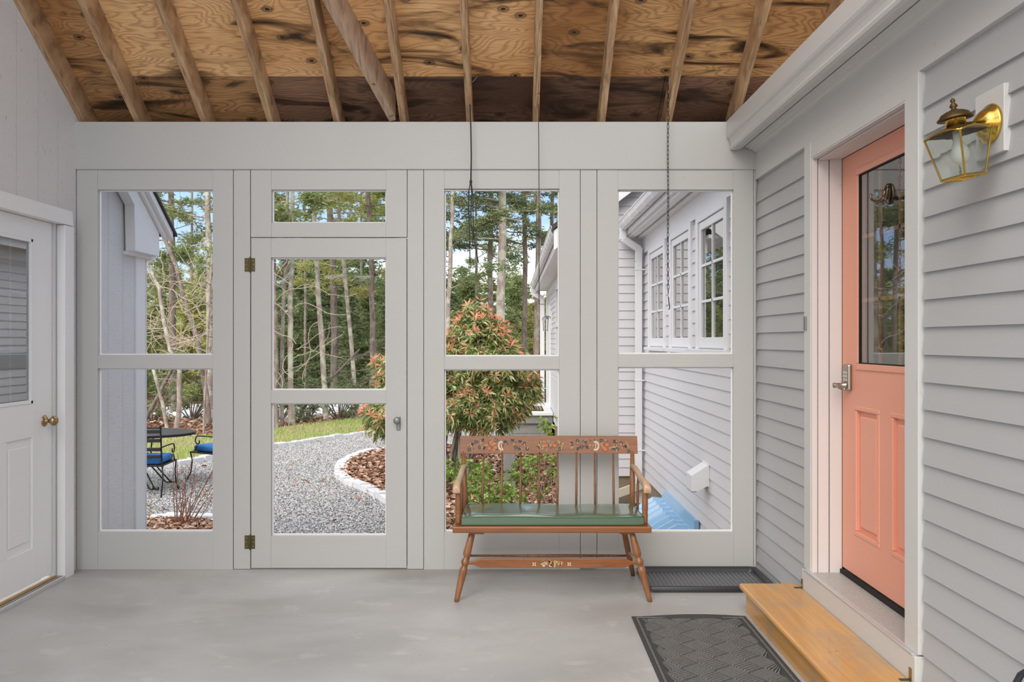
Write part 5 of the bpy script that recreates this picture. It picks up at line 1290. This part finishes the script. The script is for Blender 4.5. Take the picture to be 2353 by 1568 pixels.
# ---- hanging cords and chain
Yc=4.86
def wp(l,Y=Yc): return [W(a,b,Y) for a,b in l]
hc=thing('rope','dark knotted cord with looped tail hanging from a rafter above the bench','cord',W(1082,200,Yc))
MB().tube(wp([(1097,176),(1090,184),(1084,190),(1081,187)]),.003,6).build('cord_tie',M['string'],hc)
MB().tube(wp([(1081,187),(1082,195),(1080,240),(1082,300),(1083,360),(1082,415)]),.0042,8).build('cord_line',M['cord'],hc,smooth=True)
m=MB(); m.sphere(W(1081.5,191,Yc),.009,8,6,(1,1,1.4)); m.sphere(W(1082,418,Yc),.009,8,6,(1,1,1.4)); m.build('knot',M['cord'],hc,smooth=True)
for l in ([(1081,420),(1077,440),(1077,480),(1079,540),(1080,605)],[(1082,420),(1084,445),(1082,480),(1082,520),(1087,540),(1086,566)],[(1083,422),(1087,450),(1087,500),(1090,560),(1096,585),(1099,602)]):
    MB().tube(wp(l),.0032,7).build('cord_tail',M['cord'],hc,smooth=True)
tag(MB().tube(wp([(1239,188),(1237,215),(1238,330),(1238.5,460),(1238.5,700)]),.0022,6).build('hanging_string',M['cord'],smooth=True),'thin straight dark string hanging from a rafter in the middle bay','string')
ch=thing('hanging_chain','thin black metal chain hanging from the rafters in front of the right bay','chain',W(1535,180,Yc))
lm=MB(); L_=.0135; 
pts=[]
for k in range(12):
    a=k/12*6.2832; pts.append(Vector((math.cos(a)*.0062,0,math.sin(a)*.0062+(L_*.62 if math.sin(a)>=0 else -L_*.62))))
pts.append(pts[0]); lm.tube(pts,.0019,5,False); lme=lm.mesh('chain_link',M['iron'],True)
z0_,z1_=1.4+(784-186)*Yc/F,1.4+(784-682)*Yc/F; n_=int((z0_-z1_)/.0262); xch=(1535-CX)*Yc/F
for i in range(n_):
    o=link('chain_link',lme,ch); o.location=(xch+.001*math.sin(i*.3),Yc,z0_-.0262*(i+.5)); o.rotation_euler=(0,.06*math.sin(i*1.7),(i%2)*1.35+.25+.02*i)
MB().tube(wp([(1527,174),(1535,179),(1535,188)]),.0025,6).build('top_hook',M['iron'],ch)
MB().tube(wp([(1536,682),(1537,694),(1539,706),(1537,712)]),.003,6).build('end_clip',M['iron'],ch)
# black hose at the very edge
tag(MB().tube([W(2316,1640,2.25),W(2330,1580,2.25),W(2345,1552,2.25),W(2368,1538,2.22),W(2395,1545,2.2),W(2412,1580,2.2),(1.46,2.2,.3),(1.45,2.2,.15),(1.43,2.15,.012),(1.42,1.7,.012)],.009,10).build('black_hose',M['rubber'],smooth=True),'loop of black hose at the lower right edge against the clapboards','hose')
# thin grey strands in the upper door light
cw=MB(); rc=random.Random(3)
for (xa,ya,xb,yb,n_) in ((645,650,672,620,14),(750,640,790,632,12),(815,640,850,635,10)):
    for k in range(n_):
        cw.tube([W(xa+rc.uniform(-6,6),ya+rc.uniform(-8,8),4.965),W((xa+xb)/2+rc.uniform(-5,5),(ya+yb)/2+rc.uniform(-4,8),4.965),W(xb+rc.uniform(-6,6),yb+rc.uniform(-6,6),4.965)],.0004,3,False)
tag(cw.build('grey_wisps',plain('wisp_grey',(.7,.72,.74,1),.9)),'wispy grey strands in the upper light of the screen door','grey_wisps',kind='stuff')
